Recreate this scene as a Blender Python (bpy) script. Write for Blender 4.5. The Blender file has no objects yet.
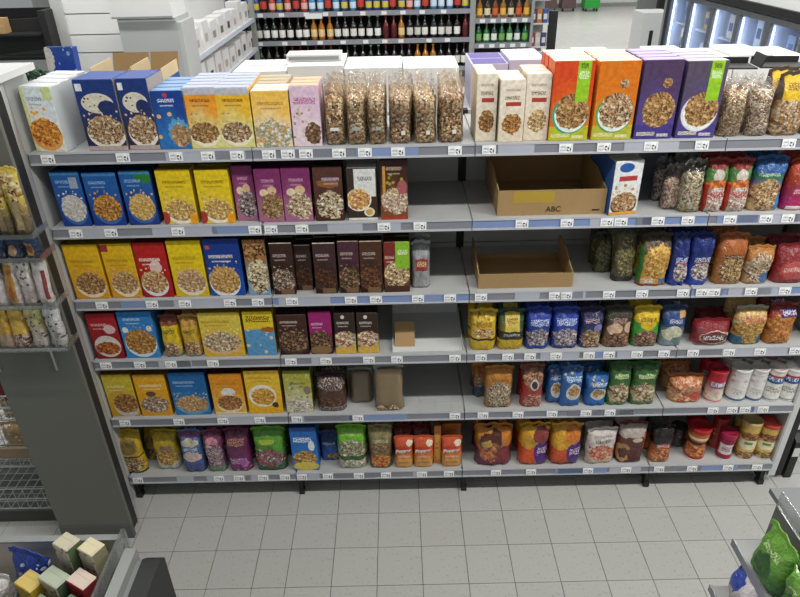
import bpy, bmesh, math, random
from mathutils import Vector, Matrix

# ------------------------------------------------------------------ camera
# solved from the floor tiles, the shelf edges and the bay uprights
FPX, PITCH, YAW, ROLL = 650.63, 0.5263104, -0.0008358, -0.0219026
CAM = Vector((0.58135, -2.44209, 2.74801))
cp, sp, cy_, sy_ = math.cos(PITCH), math.sin(PITCH), math.cos(YAW), math.sin(YAW)
_right = Vector((cy_, -sy_, 0)); FW = Vector((sy_*cp, cy_*cp, -sp)); _up = _right.cross(FW)
RT = math.cos(ROLL)*_right + math.sin(ROLL)*_up
UP = -math.sin(ROLL)*_right + math.cos(ROLL)*_up
scene = bpy.context.scene
col = scene.collection
cam = bpy.data.cameras.new('camera'); camo = bpy.data.objects.new('camera', cam); col.objects.link(camo)
cam.sensor_width = 36; cam.sensor_fit = 'HORIZONTAL'; cam.lens = FPX*36/800; cam.clip_start = .05; cam.clip_end = 200
camo.matrix_world = Matrix(((RT.x, UP.x, -FW.x, CAM.x), (RT.y, UP.y, -FW.y, CAM.y), (RT.z, UP.z, -FW.z, CAM.z), (0, 0, 0, 1)))
scene.camera = camo

# ------------------------------------------------------------------ light
scene.view_settings.view_transform = 'Standard'
scene.view_settings.look = 'None'
scene.view_settings.gamma = 1
scene.view_settings.use_curve_mapping = False
scene.view_settings.exposure = 0.25
world = bpy.data.worlds.new('world'); scene.world = world; world.use_nodes = True
world.node_tree.nodes['Background'].inputs[0].default_value = (.93, .97, 1, 1)
world.node_tree.nodes['Background'].inputs[1].default_value = .23

LAMPS = [  # x, y, length, width, power : rows of ceiling luminaires over the aisles; last one added to brighten the right floor
    (2.3, -1.25, 6.4, .12, 90), (.9, 1.7, 8.0, .12, 165), (1.5, 4.6, 8.0, .12, 80), (3.2, 8.5, 8.0, .2, 85), (5.0, 13, 8, .2, 200), (7, 18, 9, .2, 240), (4.3, -1.3, 3.0, .2, 75)]
CEIL = 4.0

# ------------------------------------------------------------------ pixel helpers
def ray(x, y): return (x-400)/FPX*RT - (y-298.5)/FPX*UP + FW
def onX(x, y, v): d = ray(x, y); return CAM + d*((v-CAM.x)/d.x)
def onY(x, y, v): d = ray(x, y); return CAM + d*((v-CAM.y)/d.y)
def onZ(x, y, v): d = ray(x, y); return CAM + d*((v-CAM.z)/d.z)
def solveX(px, Y, z):
    k = (px-400)/FPX; a = k*FW - RT; b = Vector((0, Y-CAM.y, z-CAM.z))
    return CAM.x - b.dot(a)/a.x
def solveZ(py, X, Y):
    k = -(py-298.5)/FPX; a = k*FW - UP; b = Vector((X-CAM.x, Y-CAM.y, 0))
    return CAM.z - b.dot(a)/a.z

# ------------------------------------------------------------------ colours, materials
def lin(c): return c/12.92 if c <= .04045 else ((c+.055)/1.055)**2.4
def C(h, a=1):
    if not isinstance(h, str): return h
    h = h.lstrip('#')
    if len(h) == 3: h = ''.join(ch*2 for ch in h)
    return (lin(int(h[0:2], 16)/255), lin(int(h[2:4], 16)/255), lin(int(h[4:6], 16)/255), a)

def new_group(name, ins, outs):
    g = bpy.data.node_groups.new(name, 'ShaderNodeTree')
    for n, t in ins: g.interface.new_socket(name=n, in_out='INPUT', socket_type=t)
    for n, t in outs: g.interface.new_socket(name=n, in_out='OUTPUT', socket_type=t)
    i = g.nodes.new('NodeGroupInput'); o = g.nodes.new('NodeGroupOutput')
    return g, i, o
V, F, K = 'NodeSocketVector', 'NodeSocketFloat', 'NodeSocketColor'
def vm(g, op, a, b=None):
    n = g.nodes.new('ShaderNodeVectorMath'); n.operation = op
    for k, s in enumerate((a, b)):
        if s is None: continue
        if isinstance(s, (tuple, list)): n.inputs[k].default_value = s
        else: g.links.new(s, n.inputs[k])
    return n.outputs['Value'] if op in ('LENGTH', 'DOT_PRODUCT') else n.outputs[0]
def mm(g, op, a, b=None, c=None):
    n = g.nodes.new('ShaderNodeMath'); n.operation = op
    for k, s in enumerate((a, b, c)):
        if s is None: continue
        if isinstance(s, (int, float)): n.inputs[k].default_value = s
        else: g.links.new(s, n.inputs[k])
    return n.outputs[0]
def tex(g, kind, vec, **kw):
    n = g.nodes.new(kind)
    if vec is not None: g.links.new(vec, n.inputs['Vector'])
    for k, v in kw.items():
        if k in n.inputs.keys():
            if isinstance(v, (int, float)): n.inputs[k].default_value = v
            else: g.links.new(v, n.inputs[k])
        else: setattr(n, k, v)
    return n
def mix(g, fac, a, b):
    n = g.nodes.new('ShaderNodeMix'); n.data_type = 'RGBA'
    for k, s in ((0, fac), (6, a), (7, b)):
        if isinstance(s, (int, float)): n.inputs[k].default_value = s
        elif isinstance(s, (tuple, list)): n.inputs[k].default_value = s
        else: g.links.new(s, n.inputs[k])
    return n.outputs[2]

G_RECT, i, o = new_group('print_rectangle', [('UV', V), ('Centre', V), ('Half', V)], [('Mask', F)])
d = vm(G_RECT, 'DIVIDE', vm(G_RECT, 'ABSOLUTE', vm(G_RECT, 'SUBTRACT', i.outputs[0], i.outputs[1])), i.outputs[2])
s = G_RECT.nodes.new('ShaderNodeSeparateXYZ'); G_RECT.links.new(d, s.inputs[0])
G_RECT.links.new(mm(G_RECT, 'LESS_THAN', mm(G_RECT, 'MAXIMUM', s.outputs[0], s.outputs[1]), 1.0), o.inputs[0])

G_ELL, i, o = new_group('print_ellipse', [('UV', V), ('Centre', V), ('Half', V), ('Size', V), ('Ragged', F)], [('Mask', F)])
n = tex(G_ELL, 'ShaderNodeTexNoise', vm(G_ELL, 'MULTIPLY', i.outputs[0], i.outputs[3]), Scale=75.0, Detail=1.0)
off = vm(G_ELL, 'MULTIPLY', vm(G_ELL, 'SUBTRACT', n.outputs['Color'], (.5, .5, .5)), (2.2, 2.2, 0))
sc = G_ELL.nodes.new('ShaderNodeVectorMath'); sc.operation = 'SCALE'; G_ELL.links.new(off, sc.inputs[0]); G_ELL.links.new(i.outputs[4], sc.inputs['Scale'])
d = vm(G_ELL, 'ADD', vm(G_ELL, 'DIVIDE', vm(G_ELL, 'SUBTRACT', i.outputs[0], i.outputs[1]), i.outputs[2]), sc.outputs[0])
d = vm(G_ELL, 'MULTIPLY', d, (1, 1, 0))
G_ELL.links.new(mm(G_ELL, 'LESS_THAN', vm(G_ELL, 'LENGTH', d), 1.0), o.inputs[0])

G_FLK, i, o = new_group('print_flakes', [('UV', V), ('Size', V), ('Scale', F), ('A', K), ('B', K), ('D', K)], [('Color', K)])
vv = vm(G_FLK, 'MULTIPLY', i.outputs[0], i.outputs[1])
vo = tex(G_FLK, 'ShaderNodeTexVoronoi', vv, Scale=i.outputs[2]); vo.inputs['Randomness'].default_value = .9
sx = G_FLK.nodes.new('ShaderNodeSeparateXYZ'); G_FLK.links.new(vo.outputs['Color'], sx.inputs[0])
c1 = mix(G_FLK, mm(G_FLK, 'GREATER_THAN', sx.outputs[0], .62), i.outputs[3], i.outputs[4])
c2 = mix(G_FLK, mm(G_FLK, 'GREATER_THAN', sx.outputs[1], .72), c1, i.outputs[5])
mr = G_FLK.nodes.new('ShaderNodeMapRange'); G_FLK.links.new(vo.outputs['Distance'], mr.inputs[0]); mr.inputs[1].default_value = .28; mr.inputs[2].default_value = .75; mr.inputs[4].default_value = .75
c3 = mix(G_FLK, mr.outputs[0], c2, i.outputs[5])
nz = tex(G_FLK, 'ShaderNodeTexNoise', vv, Scale=mm(G_FLK, 'MULTIPLY', i.outputs[2], 1.7), Detail=2.0)
G_FLK.links.new(mix(G_FLK, mm(G_FLK, 'MULTIPLY', mm(G_FLK, 'GREATER_THAN', nz.outputs['Fac'], .56), .6), c3, i.outputs[4]), o.inputs[0])

G_SCT, i, o = new_group('print_scatter', [('UV', V), ('Size', V), ('Scale', F), ('Density', F)], [('Mask', F)])
vv = vm(G_SCT, 'MULTIPLY', i.outputs[0], i.outputs[1])
vo = tex(G_SCT, 'ShaderNodeTexVoronoi', vv, Scale=i.outputs[2])
sx = G_SCT.nodes.new('ShaderNodeSeparateXYZ'); G_SCT.links.new(vo.outputs['Color'], sx.inputs[0])
G_SCT.links.new(mm(G_SCT, 'MULTIPLY', mm(G_SCT, 'LESS_THAN', vo.outputs['Distance'], .38), mm(G_SCT, 'LESS_THAN', sx.outputs[2], i.outputs[3])), o.inputs[0])

G_TXT, i, o = new_group('print_wording', [('UV', V), ('Size', V), ('Scale', F)], [('Mask', F)])
vv = vm(G_TXT, 'MULTIPLY', vm(G_TXT, 'MULTIPLY', i.outputs[0], i.outputs[1]), (1.6, 1.0, 0))
n = tex(G_TXT, 'ShaderNodeTexNoise', vv, Scale=i.outputs[2], Detail=.5)
G_TXT.links.new(mm(G_TXT, 'GREATER_THAN', n.outputs['Fac'], .49), o.inputs[0])

def grp(nt, g, **ins):
    n = nt.nodes.new('ShaderNodeGroup'); n.node_tree = g
    for k, v in ins.items():
        if isinstance(v, (int, float, tuple, list)): n.inputs[k].default_value = v
        else: nt.links.new(v, n.inputs[k])
    return n.outputs[0]

MC = {}
def mat(name, color='#888', rough=.5, metal=0, var=.06, scale=6, bump=0, spec=.4, coat=0):
    if name in MC: return MC[name]
    m = bpy.data.materials.new(name); m.use_nodes = True; nt = m.node_tree; b = nt.nodes['Principled BSDF']
    tc = nt.nodes.new('ShaderNodeTexCoord')
    n = tex(nt, 'ShaderNodeTexNoise', tc.outputs['Object'], Scale=float(scale), Detail=3.0)
    c = C(color); dk = tuple(x*(1-var*2) for x in c[:3])+(1,); br = tuple(min(1, x*(1+var*2)) for x in c[:3])+(1,)
    nt.links.new(mix(nt, n.outputs['Fac'], dk, br), b.inputs['Base Color'])
    b.inputs['Roughness'].default_value = rough; b.inputs['Metallic'].default_value = metal
    b.inputs['Specular IOR Level'].default_value = spec; b.inputs['Coat Weight'].default_value = coat
    if bump:
        bp = nt.nodes.new('ShaderNodeBump'); bp.inputs['Strength'].default_value = bump; bp.inputs['Distance'].default_value = .01
        nt.links.new(n.outputs['Fac'], bp.inputs['Height']); nt.links.new(bp.outputs[0], b.inputs['Normal'])
    MC[name] = m; return m

def print_mat(name, layers, W, H, kind='carton'):
    """flat package artwork on the UV square (u across, v up); W, H in metres"""
    if name in MC: return MC[name]
    m = bpy.data.materials.new(name); m.use_nodes = True; nt = m.node_tree; b = nt.nodes['Principled BSDF']
    uv = nt.nodes.new('ShaderNodeTexCoord').outputs['UV']; SZ = (W, H, 1)
    cur = (.5, .5, .5, 1)
    for L in layers:
        t = L[0]
        if t == 'grad':
            s = nt.nodes.new('ShaderNodeSeparateXYZ'); nt.links.new(uv, s.inputs[0])
            nz = tex(nt, 'ShaderNodeTexNoise', uv, Scale=2.5, Detail=1.0)
            v = mm(nt, 'ADD', s.outputs[1], mm(nt, 'MULTIPLY', mm(nt, 'SUBTRACT', nz.outputs['Fac'], .5), .7))
            mr = nt.nodes.new('ShaderNodeMapRange'); nt.links.new(v, mr.inputs[0]); mr.interpolation_type = 'SMOOTHSTEP'
            mr.inputs[1].default_value = .15; mr.inputs[2].default_value = .85
            cur = mix(nt, mr.outputs[0], C(L[1]), C(L[2]))
        elif t == 'rect':
            cur = mix(nt, grp(nt, G_RECT, UV=uv, Centre=(L[1], L[2], 0), Half=(L[3], L[4], 1)), cur, C(L[5]))
        elif t == 'ell':
            cur = mix(nt, grp(nt, G_ELL, UV=uv, Centre=(L[1], L[2], 0), Half=(L[3], L[4], 1), Size=SZ, Ragged=(L[6] if len(L) > 6 else 0.0)), cur, C(L[5]))
        elif t == 'flk':
            fc = grp(nt, G_FLK, UV=uv, Size=SZ, Scale=1.45*float(L[6] if len(L) > 6 else 75), A=C(L[5][0]), B=C(L[5][1]), D=C(L[5][2]))
            cur = mix(nt, grp(nt, G_ELL, UV=uv, Centre=(L[1], L[2], 0), Half=(L[3], L[4], 1), Size=SZ, Ragged=(L[7] if len(L) > 7 else .25)), cur, fc)
        elif t == 'sct':
            ms = mm(nt, 'MULTIPLY', grp(nt, G_RECT, UV=uv, Centre=(L[1], L[2], 0), Half=(L[3], L[4], 1)), grp(nt, G_SCT, UV=uv, Size=SZ, Scale=1.3*float(L[7]), Density=float(L[8])))
            cur = mix(nt, ms, cur, C(L[5])) if not L[6] else mix(nt, ms, cur, grp(nt, G_FLK, UV=uv, Size=SZ, Scale=float(L[7])*2.2, A=C(L[5]), B=C(L[6]), D=C(L[6])))
        elif t == 'txt':
            ms = mm(nt, 'MULTIPLY', grp(nt, G_RECT, UV=uv, Centre=(L[1], L[2], 0), Half=(L[3], L[4], 1)), grp(nt, G_TXT, UV=uv, Size=SZ, Scale=1.9*float(L[6] if len(L) > 6 else 130)))
            cur = mix(nt, ms, cur, C(L[5]))
    dn = tex(nt, 'ShaderNodeTexNoise', vm(nt, 'MULTIPLY', uv, SZ), Scale=55.0, Detail=4.0)
    dv = nt.nodes.new('ShaderNodeMapRange'); nt.links.new(dn.outputs['Fac'], dv.inputs[0]); dv.inputs[1].default_value = .3; dv.inputs[2].default_value = .7; dv.inputs[3].default_value = .92; dv.inputs[4].default_value = 1.3
    hs_ = nt.nodes.new('ShaderNodeHueSaturation'); nt.links.new(dv.outputs[0], hs_.inputs['Value']); hs_.inputs['Saturation'].default_value = 1.0
    if isinstance(cur, tuple): hs_.inputs['Color'].default_value = cur
    else: nt.links.new(cur, hs_.inputs['Color'])
    cur = hs_.outputs[0]
    if isinstance(cur, tuple): b.inputs['Base Color'].default_value = cur
    else: nt.links.new(cur, b.inputs['Base Color'])
    if kind == 'bag':
        b.inputs['Roughness'].default_value = .17; b.inputs['Specular IOR Level'].default_value = .7
        n = tex(nt, 'ShaderNodeTexNoise', uv, Scale=9.0, Detail=4.0); n.inputs['Distortion'].default_value = 1.6
        bp = nt.nodes.new('ShaderNodeBump'); bp.inputs['Strength'].default_value = .8; bp.inputs['Distance'].default_value = .014
        nt.links.new(n.outputs['Fac'], bp.inputs['Height']); nt.links.new(bp.outputs[0], b.inputs['Normal'])
    else:
        b.inputs['Roughness'].default_value = .38; b.inputs['Specular IOR Level'].default_value = .35
    MC[name] = m; return m

def loose_mat(name, cols, scale=95, bump=1.0):
    """loose cereal, nuts or muesli: coloured cells with relief"""
    if name in MC: return MC[name]
    m = bpy.data.materials.new(name); m.use_nodes = True; nt = m.node_tree; b = nt.nodes['Principled BSDF']
    tc = nt.nodes.new('ShaderNodeTexCoord').outputs['Object']
    vo = tex(nt, 'ShaderNodeTexVoronoi', tc, Scale=float(scale))
    s = nt.nodes.new('ShaderNodeSeparateXYZ'); nt.links.new(vo.outputs['Color'], s.inputs[0])
    r = nt.nodes.new('ShaderNodeValToRGB'); r.color_ramp.interpolation = 'CONSTANT'
    e = r.color_ramp.elements; e[0].color = C(cols[0]); e[1].position = .3; e[1].color = C(cols[1])
    x = e.new(.6); x.color = C(cols[2])
    if len(cols) > 3: x = e.new(.85); x.color = C(cols[3])
    nt.links.new(s.outputs[0], r.inputs[0]); nt.links.new(r.outputs[0], b.inputs['Base Color'])
    bp = nt.nodes.new('ShaderNodeBump'); bp.invert = True; bp.inputs['Strength'].default_value = bump; bp.inputs['Distance'].default_value = .008
    nt.links.new(vo.outputs['Distance'], bp.inputs['Height']); nt.links.new(bp.outputs[0], b.inputs['Normal'])
    b.inputs['Roughness'].default_value = .7; MC[name] = m; return m

def film_mat(name='clear_film', tint='#ffffff', haze=.02, gloss=.06, bumpy=.9, fres=.65):
    if name in MC: return MC[name]
    m = bpy.data.materials.new(name); m.use_nodes = True; nt = m.node_tree; nt.nodes.remove(nt.nodes['Principled BSDF'])
    out = nt.nodes['Material Output']
    tr = nt.nodes.new('ShaderNodeBsdfTransparent'); tr.inputs[0].default_value = C(tint)
    gl = nt.nodes.new('ShaderNodeBsdfGlossy'); gl.inputs['Roughness'].default_value = .16; gl.inputs[0].default_value = (1, 1, 1, 1)
    df = nt.nodes.new('ShaderNodeBsdfDiffuse'); df.inputs[0].default_value = C('#e4e4e2')
    tc = nt.nodes.new('ShaderNodeTexCoord').outputs['Object']
    n = tex(nt, 'ShaderNodeTexNoise', tc, Scale=26.0, Detail=4.0); n.inputs['Distortion'].default_value = 1.0
    bp = nt.nodes.new('ShaderNodeBump'); bp.inputs['Strength'].default_value = bumpy; bp.inputs['Distance'].default_value = .008
    nt.links.new(n.outputs['Fac'], bp.inputs['Height']); nt.links.new(bp.outputs[0], gl.inputs['Normal'])
    fr = nt.nodes.new('ShaderNodeFresnel'); fr.inputs[0].default_value = 1.5; nt.links.new(bp.outputs[0], fr.inputs['Normal'])
    m1 = nt.nodes.new('ShaderNodeMixShader'); m1.inputs[0].default_value = haze
    nt.links.new(tr.outputs[0], m1.inputs[1]); nt.links.new(df.outputs[0], m1.inputs[2])
    m2 = nt.nodes.new('ShaderNodeMixShader'); nt.links.new(mm(nt, 'ADD', mm(nt, 'MULTIPLY', fr.outputs[0], fres), gloss*.4), m2.inputs[0])
    nt.links.new(m1.outputs[0], m2.inputs[1]); nt.links.new(gl.outputs[0], m2.inputs[2])
    nt.links.new(m2.outputs[0], out.inputs[0]); MC[name] = m; return m

def emit_mat(name, color, strength):
    if name in MC: return MC[name]
    m = bpy.data.materials.new(name); m.use_nodes = True; b = m.node_tree.nodes['Principled BSDF']
    b.inputs['Base Color'].default_value = C(color); b.inputs['Emission Color'].default_value = C(color); b.inputs['Emission Strength'].default_value = strength
    MC[name] = m; return m

# ------------------------------------------------------------------ mesh builders
def mesh_from(bm, name):
    me = bpy.data.meshes.new(name); bm.normal_update(); bm.to_mesh(me); bm.free(); return me
def add_box(bm, x0, x1, y0, y1, z0, z1, mi=0):
    vs = [bm.verts.new(p) for p in ((x0, y0, z0), (x1, y0, z0), (x1, y1, z0), (x0, y1, z0), (x0, y0, z1), (x1, y0, z1), (x1, y1, z1), (x0, y1, z1))]
    fs = [bm.faces.new([vs[k] for k in q]) for q in ((3, 2, 1, 0), (4, 5, 6, 7), (0, 1, 5, 4), (1, 2, 6, 5), (2, 3, 7, 6), (3, 0, 4, 7))]
    for f in fs: f.material_index = mi
    return fs
def add_prism(bm, poly, x0, x1, axis='x', mi=0):
    """poly of (a,b) extruded along axis: x -> (y,z), y -> (x,z), z -> (x,y)"""
    def P(a, b, t): return {'x': (t, a, b), 'y': (a, t, b), 'z': (a, b, t)}[axis]
    A = [bm.verts.new(P(a, b, x0)) for a, b in poly]; B = [bm.verts.new(P(a, b, x1)) for a, b in poly]
    n = len(poly); fs = [bm.faces.new(A[::-1]), bm.faces.new(B)]
    for k in range(n): fs.append(bm.faces.new((A[k], A[(k+1) % n], B[(k+1) % n], B[k])))
    for f in fs: f.material_index = mi
    return fs
def add_tube(bm, a, b, r, n=6, mi=0):
    a = Vector(a); b = Vector(b); d = (b-a).normalized(); q = d.orthogonal().normalized(); w = d.cross(q)
    A = []; B = []
    for k in range(n):
        t = 2*math.pi*k/n; o = (q*math.cos(t)+w*math.sin(t))*r; A.append(bm.verts.new(a+o)); B.append(bm.verts.new(b+o))
    fs = [bm.faces.new(A[::-1]), bm.faces.new(B)]
    for k in range(n): fs.append(bm.faces.new((A[k], A[(k+1) % n], B[(k+1) % n], B[k])))
    for f in fs: f.material_index = mi
def add_lathe(bm, prof, n=16, c=(0, 0), mi=0, smooth=True):
    rings = []
    for r, z in prof: rings.append([bm.verts.new((c[0]+r*math.sin(2*math.pi*k/n), c[1]-r*math.cos(2*math.pi*k/n), z)) for k in range(n)])
    uvl = bm.loops.layers.uv.verify(); z0, z1 = prof[0][1], prof[-1][1]
    for j in range(len(rings)-1):
        for k in range(n):
            f = bm.faces.new((rings[j][k], rings[j][(k+1) % n], rings[j+1][(k+1) % n], rings[j+1][k])); f.material_index = mi; f.smooth = smooth
            for lp, (kk, jj) in zip(f.loops, ((k, j), (k+1, j), (k+1, j+1), (k, j+1))):
                u = (kk/n*2+.5) % 2 if kk < n else .5
                lp[uvl].uv = (min(kk/n*2, 2)+.5 - (2 if k >= n/2 else 0), (prof[jj][1]-z0)/max(1e-6, z1-z0))
    bm.faces.new(rings[0][::-1]).material_index = mi; f = bm.faces.new(rings[-1]); f.material_index = mi

def obj(name, me, mats, parent=None, loc=None, rot=None):
    if isinstance(me, bmesh.types.BMesh): me = mesh_from(me, name)
    o = bpy.data.objects.new(name, me); col.objects.link(o)
    for m in (mats if isinstance(mats, (list, tuple)) else [mats]):
        if len(me.materials) < len(mats if isinstance(mats, (list, tuple)) else [mats]): me.materials.append(m)
    if parent: o.parent = parent
    if loc is not None: o.location = loc
    if rot is not None: o.rotation_euler = rot
    return o
def tag(o, label, cat, group=None, kind=None):
    o['label'] = label; o['category'] = cat
    if group: o['group'] = group
    if kind: o['kind'] = kind
    return o
def thing(name, label, cat, loc=(0, 0, 0), rot=(0, 0, 0), group=None):
    o = bpy.data.objects.new(name, None); o.empty_display_size = .05; col.objects.link(o); o.location = loc; o.rotation_euler = rot
    return tag(o, label, cat, group)
def struct(o): o['kind'] = 'structure'; return o
def copy_tree(o, loc=None, rot=None, label=None, parent=None):
    c = o.copy(); col.objects.link(c)
    if parent: c.parent = parent
    for ch in KIDS.get(o.name, [k for k in bpy.data.objects if k.parent == o]):
        copy_tree(ch, parent=c)
    if loc is not None: c.location = loc
    if rot is not None: c.rotation_euler = rot
    if label: c['label'] = label
    return c
KIDS = {}
def box_obj(name, x0, x1, y0, y1, z0, z1, m, parent=None):
    bm = bmesh.new(); add_box(bm, x0, x1, y0, y1, z0, z1); return obj(name, bm, m, parent)

# shared plain materials
M_WHITE = mat('white_enamel', '#d9dad9', .35, var=.02)
M_SHELF = mat('shelf_steel', '#b3b4b2', .42, var=.03, scale=9)
M_GREY = mat('grey_steel', '#8d8f8d', .45, var=.03)
M_PANEL = mat('end_panel_grey', '#6c6e66', .5, var=.03, scale=3)
M_DARK = mat('dark_plastic', '#232424', .5, var=.05)
M_BLACK = mat('black_gap', '#0e0f0f', .6)
M_RAIL = mat('rail_plastic', '#85878f', .25, var=.08, scale=5, spec=.6)
M_RAILB = mat('rail_plastic_blue', '#7f92bd', .25, var=.05, scale=5, spec=.6)
M_LIP = mat('rail_lip', '#bfc1c6', .2, var=.03, spec=.6)
M_INS1 = mat('insert_blue', '#8496bd', .3, var=.06); M_INS2 = mat('insert_pale', '#b4b7c2', .25, var=.05); M_INS3 = mat('insert_grey', '#7d8089', .3, var=.06)
M_CARD = mat('brown_cardboard', '#a98a5e', .75, var=.05, scale=14)
M_CARDD = mat('kraft_paper', '#b79a6e', .7, var=.05, scale=20)
M_CHROME = mat('wire_chrome', '#b5b8b5', .3, metal=.8, var=.02)
M_FILM = film_mat()
M_ACR = film_mat('acrylic', '#f4f8f8', .03, .1, .1)

# ------------------------------------------------------------------ setting
TS = .22
def tile_mat():
    m = bpy.data.materials.new('floor_tile_ceramic'); m.use_nodes = True; nt = m.node_tree; b = nt.nodes['Principled BSDF']
    tc = nt.nodes.new('ShaderNodeTexCoord').outputs['Object']; oi = nt.nodes.new('ShaderNodeObjectInfo')
    n1 = tex(nt, 'ShaderNodeTexNoise', tc, Scale=2.2, Detail=4.0); n2 = tex(nt, 'ShaderNodeTexNoise', tc, Scale=70.0, Detail=2.0)
    base = mix(nt, n1.outputs['Fac'], C('#aeaea9'), C('#c4c4bf'))
    base = mix(nt, mm(nt, 'MULTIPLY', oi.outputs['Random'], .18), base, C('#a3a39e'))
    sp_ = mm(nt, 'MULTIPLY', mm(nt, 'GREATER_THAN', n2.outputs['Fac'], .66), .45)
    base = mix(nt, sp_, base, C('#7f7f79'))
    n3 = tex(nt, 'ShaderNodeTexNoise', tc, Scale=5.0, Detail=5.0)
    base = mix(nt, mm(nt, 'MULTIPLY', mm(nt, 'GREATER_THAN', n3.outputs['Fac'], .6), .12), base, C('#77776f'))
    nt.links.new(base, b.inputs['Base Color']); b.inputs['Roughness'].default_value = .38; b.inputs['Specular IOR Level'].default_value = .4
    return m
M_TILE = tile_mat()
# grout slab under the near floor, plain floor beyond
floor = struct(box_obj('floor', -12, 14, -8, 26, -.06, -.004, mat('floor_grout', '#6b6b66', .8)))
GAP = .97*TS - .22*0  # cut column left of x = 0
bm = bmesh.new(); g = .0016
add_box(bm, g, TS-g, g, TS-g, -.006, 0); bmesh.ops.bevel(bm, geom=[e for e in bm.edges if all(v.co.z > -.001 for v in e.verts)], offset=.0015, segments=1)
tile_me = mesh_from(bm, 'floor_tile'); tile_me.materials.append(M_TILE)
bm = bmesh.new(); add_box(bm, g, .73*TS-g, g, TS-g, -.006, 0); cut_me = mesh_from(bm, 'floor_tile_cut'); cut_me.materials.append(M_TILE)
cols_x = [(-.73*TS, cut_me)] + [(k*TS, tile_me) for k in range(0, 13)] + [(-.73*TS-k*TS, tile_me) for k in range(1, 7)]
for r in range(-5, 4):
    for x, me in cols_x:
        o = bpy.data.objects.new('floor_tile', me); col.objects.link(o); o.parent = floor; o.location = (x, r*TS-TS, 0)
X0t, X1t, Y0t, Y1t = -.73*TS-6*TS, 13*TS, -6*TS, 3*TS
bm = bmesh.new()
for (a, b_, c, d_) in ((-12, X0t, -8, 26), (X1t, 14, -8, 26), (X0t, X1t, -8, Y0t), (X0t, X1t, Y1t, 26)):
    add_box(bm, a, b_, c, d_, -.006, -.0005)
def far_floor_mat():
    m = bpy.data.materials.new('far_floor_tile'); m.use_nodes = True; nt = m.node_tree; b = nt.nodes['Principled BSDF']
    tc = nt.nodes.new('ShaderNodeTexCoord').outputs['Object']
    br = tex(nt, 'ShaderNodeTexBrick', tc, Scale=1.0, offset=0.0)
    br.inputs['Brick Width'].default_value = TS; br.inputs['Row Height'].default_value = TS; br.inputs['Mortar Size'].default_value = .002
    br.inputs['Color1'].default_value = C('#bcbcb7'); br.inputs['Color2'].default_value = C('#b6b6b1'); br.inputs['Mortar'].default_value = C('#8c8c87')
    nt.links.new(br.outputs['Color'], b.inputs['Base Color']); b.inputs['Roughness'].default_value = .35; return m
fb = obj('floor_field', bm, far_floor_mat(), floor)
struct(box_obj('wall_back', -12, 14, 22.4, 22.6, 0, 4.2, mat('wall_paint', '#cfcfcc', .7)))
struct(box_obj('baseboard_back', -12, 14, 22.36, 22.4, 0, .12, mat('skirting_grey', '#8e8f8d', .6)))
for k, (lx, ly, ll, lw, lp) in enumerate(LAMPS):
    where = ['above the cereal aisle', 'above the aisle behind the cereal shelves', 'above the bottle shelves', 'above the open floor behind', 'above the far freezers', 'by the back wall', 'added to brighten the floor at the right'][k]
    t = thing('ceiling_light', 'long white ceiling light row ' + where, 'ceiling light', (lx, ly, CEIL))
    bm = bmesh.new(); add_box(bm, -ll/2, ll/2, -lw, lw, .02, .1); obj('housing', bm, M_WHITE, t)
    bm = bmesh.new(); add_tube(bm, (0, 0, .1), (0, 0, .8), .01); obj('hanger', bm, M_GREY, t)
    L = bpy.data.lights.new('tube_light', 'AREA'); L.shape = 'RECTANGLE'; L.size = ll; L.size_y = lw; L.energy = lp; L.color = (1, .985, .95)
    lo = bpy.data.objects.new('tube_light', L); col.objects.link(lo); lo.parent = t

# ------------------------------------------------------------------ shelving bays
Y0, DEPTH = .132, .475
ZB = [1.918, 1.590, 1.231, .895, .535, .132]        # underside of each front rail
RH = .046
ZT = [z+RH for z in ZB]
BX = [-.905, -.003, .895, 1.907, 2.575]
RAILBLUE = {(2, 1), (1, 2), (2, 3), (0, 4)}
TAGS = [
 [48, 123, 176, 208, 237, 269, 288, 306, 339, 365, 398, 455, 489, 566, 604, 651, 702, 727, 789],
 [76, 111, 178, 255, 271, 302, 384, 420, 471, 522, 567, 607, 621, 658, 688, 730, 766, 788],
 [102, 152, 185, 230, 258, 292, 351, 376, 418, 450, 481, 555, 566, 609, 642, 683, 702, 714, 751, 785],
 [106, 140, 171, 213, 291, 326, 369, 397, 455, 481, 508, 530, 556, 589, 609, 637, 664, 693, 729, 760, 795],
 [125, 179, 223, 260, 297, 358, 455, 483, 518, 552, 586, 610, 667, 713, 732, 745, 763],
 [138, 219, 239, 263, 285, 302, 328, 359, 386, 422, 449, 496, 531, 588, 626, 659, 692, 728, 757]]
def tag_mat():
    return print_mat('price_tag_print', [('grad', '#e9eaea', '#f0f0ef'), ('txt', .72, .42, .16, .26, '#4c4c54', 60), ('txt', .28, .62, .2, .1, '#8a8a92', 200), ('txt', .28, .3, .2, .1, '#9a9aa2', 260)], .055, .036)
def tag_mesh():
    bm = bmesh.new(); uvl = bm.loops.layers.uv.verify()
    fs = add_box(bm, -.0275, .0275, -.0015, 0, -.018, .018)
    for f in fs:
        for lp in f.loops: lp[uvl].uv = ((lp.vert.co.x+.0275)/.055, (lp.vert.co.z+.018)/.036)
    me = mesh_from(bm, 'price_tag'); me.materials.append(tag_mat()); return me
TAGME = tag_mesh()
BAYLAB = ['white steel shelving bay at the left end, full of cereal cartons', 'steel shelving bay with empty lower right corner, second from the left end',
          'steel shelving bay holding two empty cardboard trays', 'steel shelving bay at the right end holding nut bags and tins']
SHELF_OBJ = {}
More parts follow.
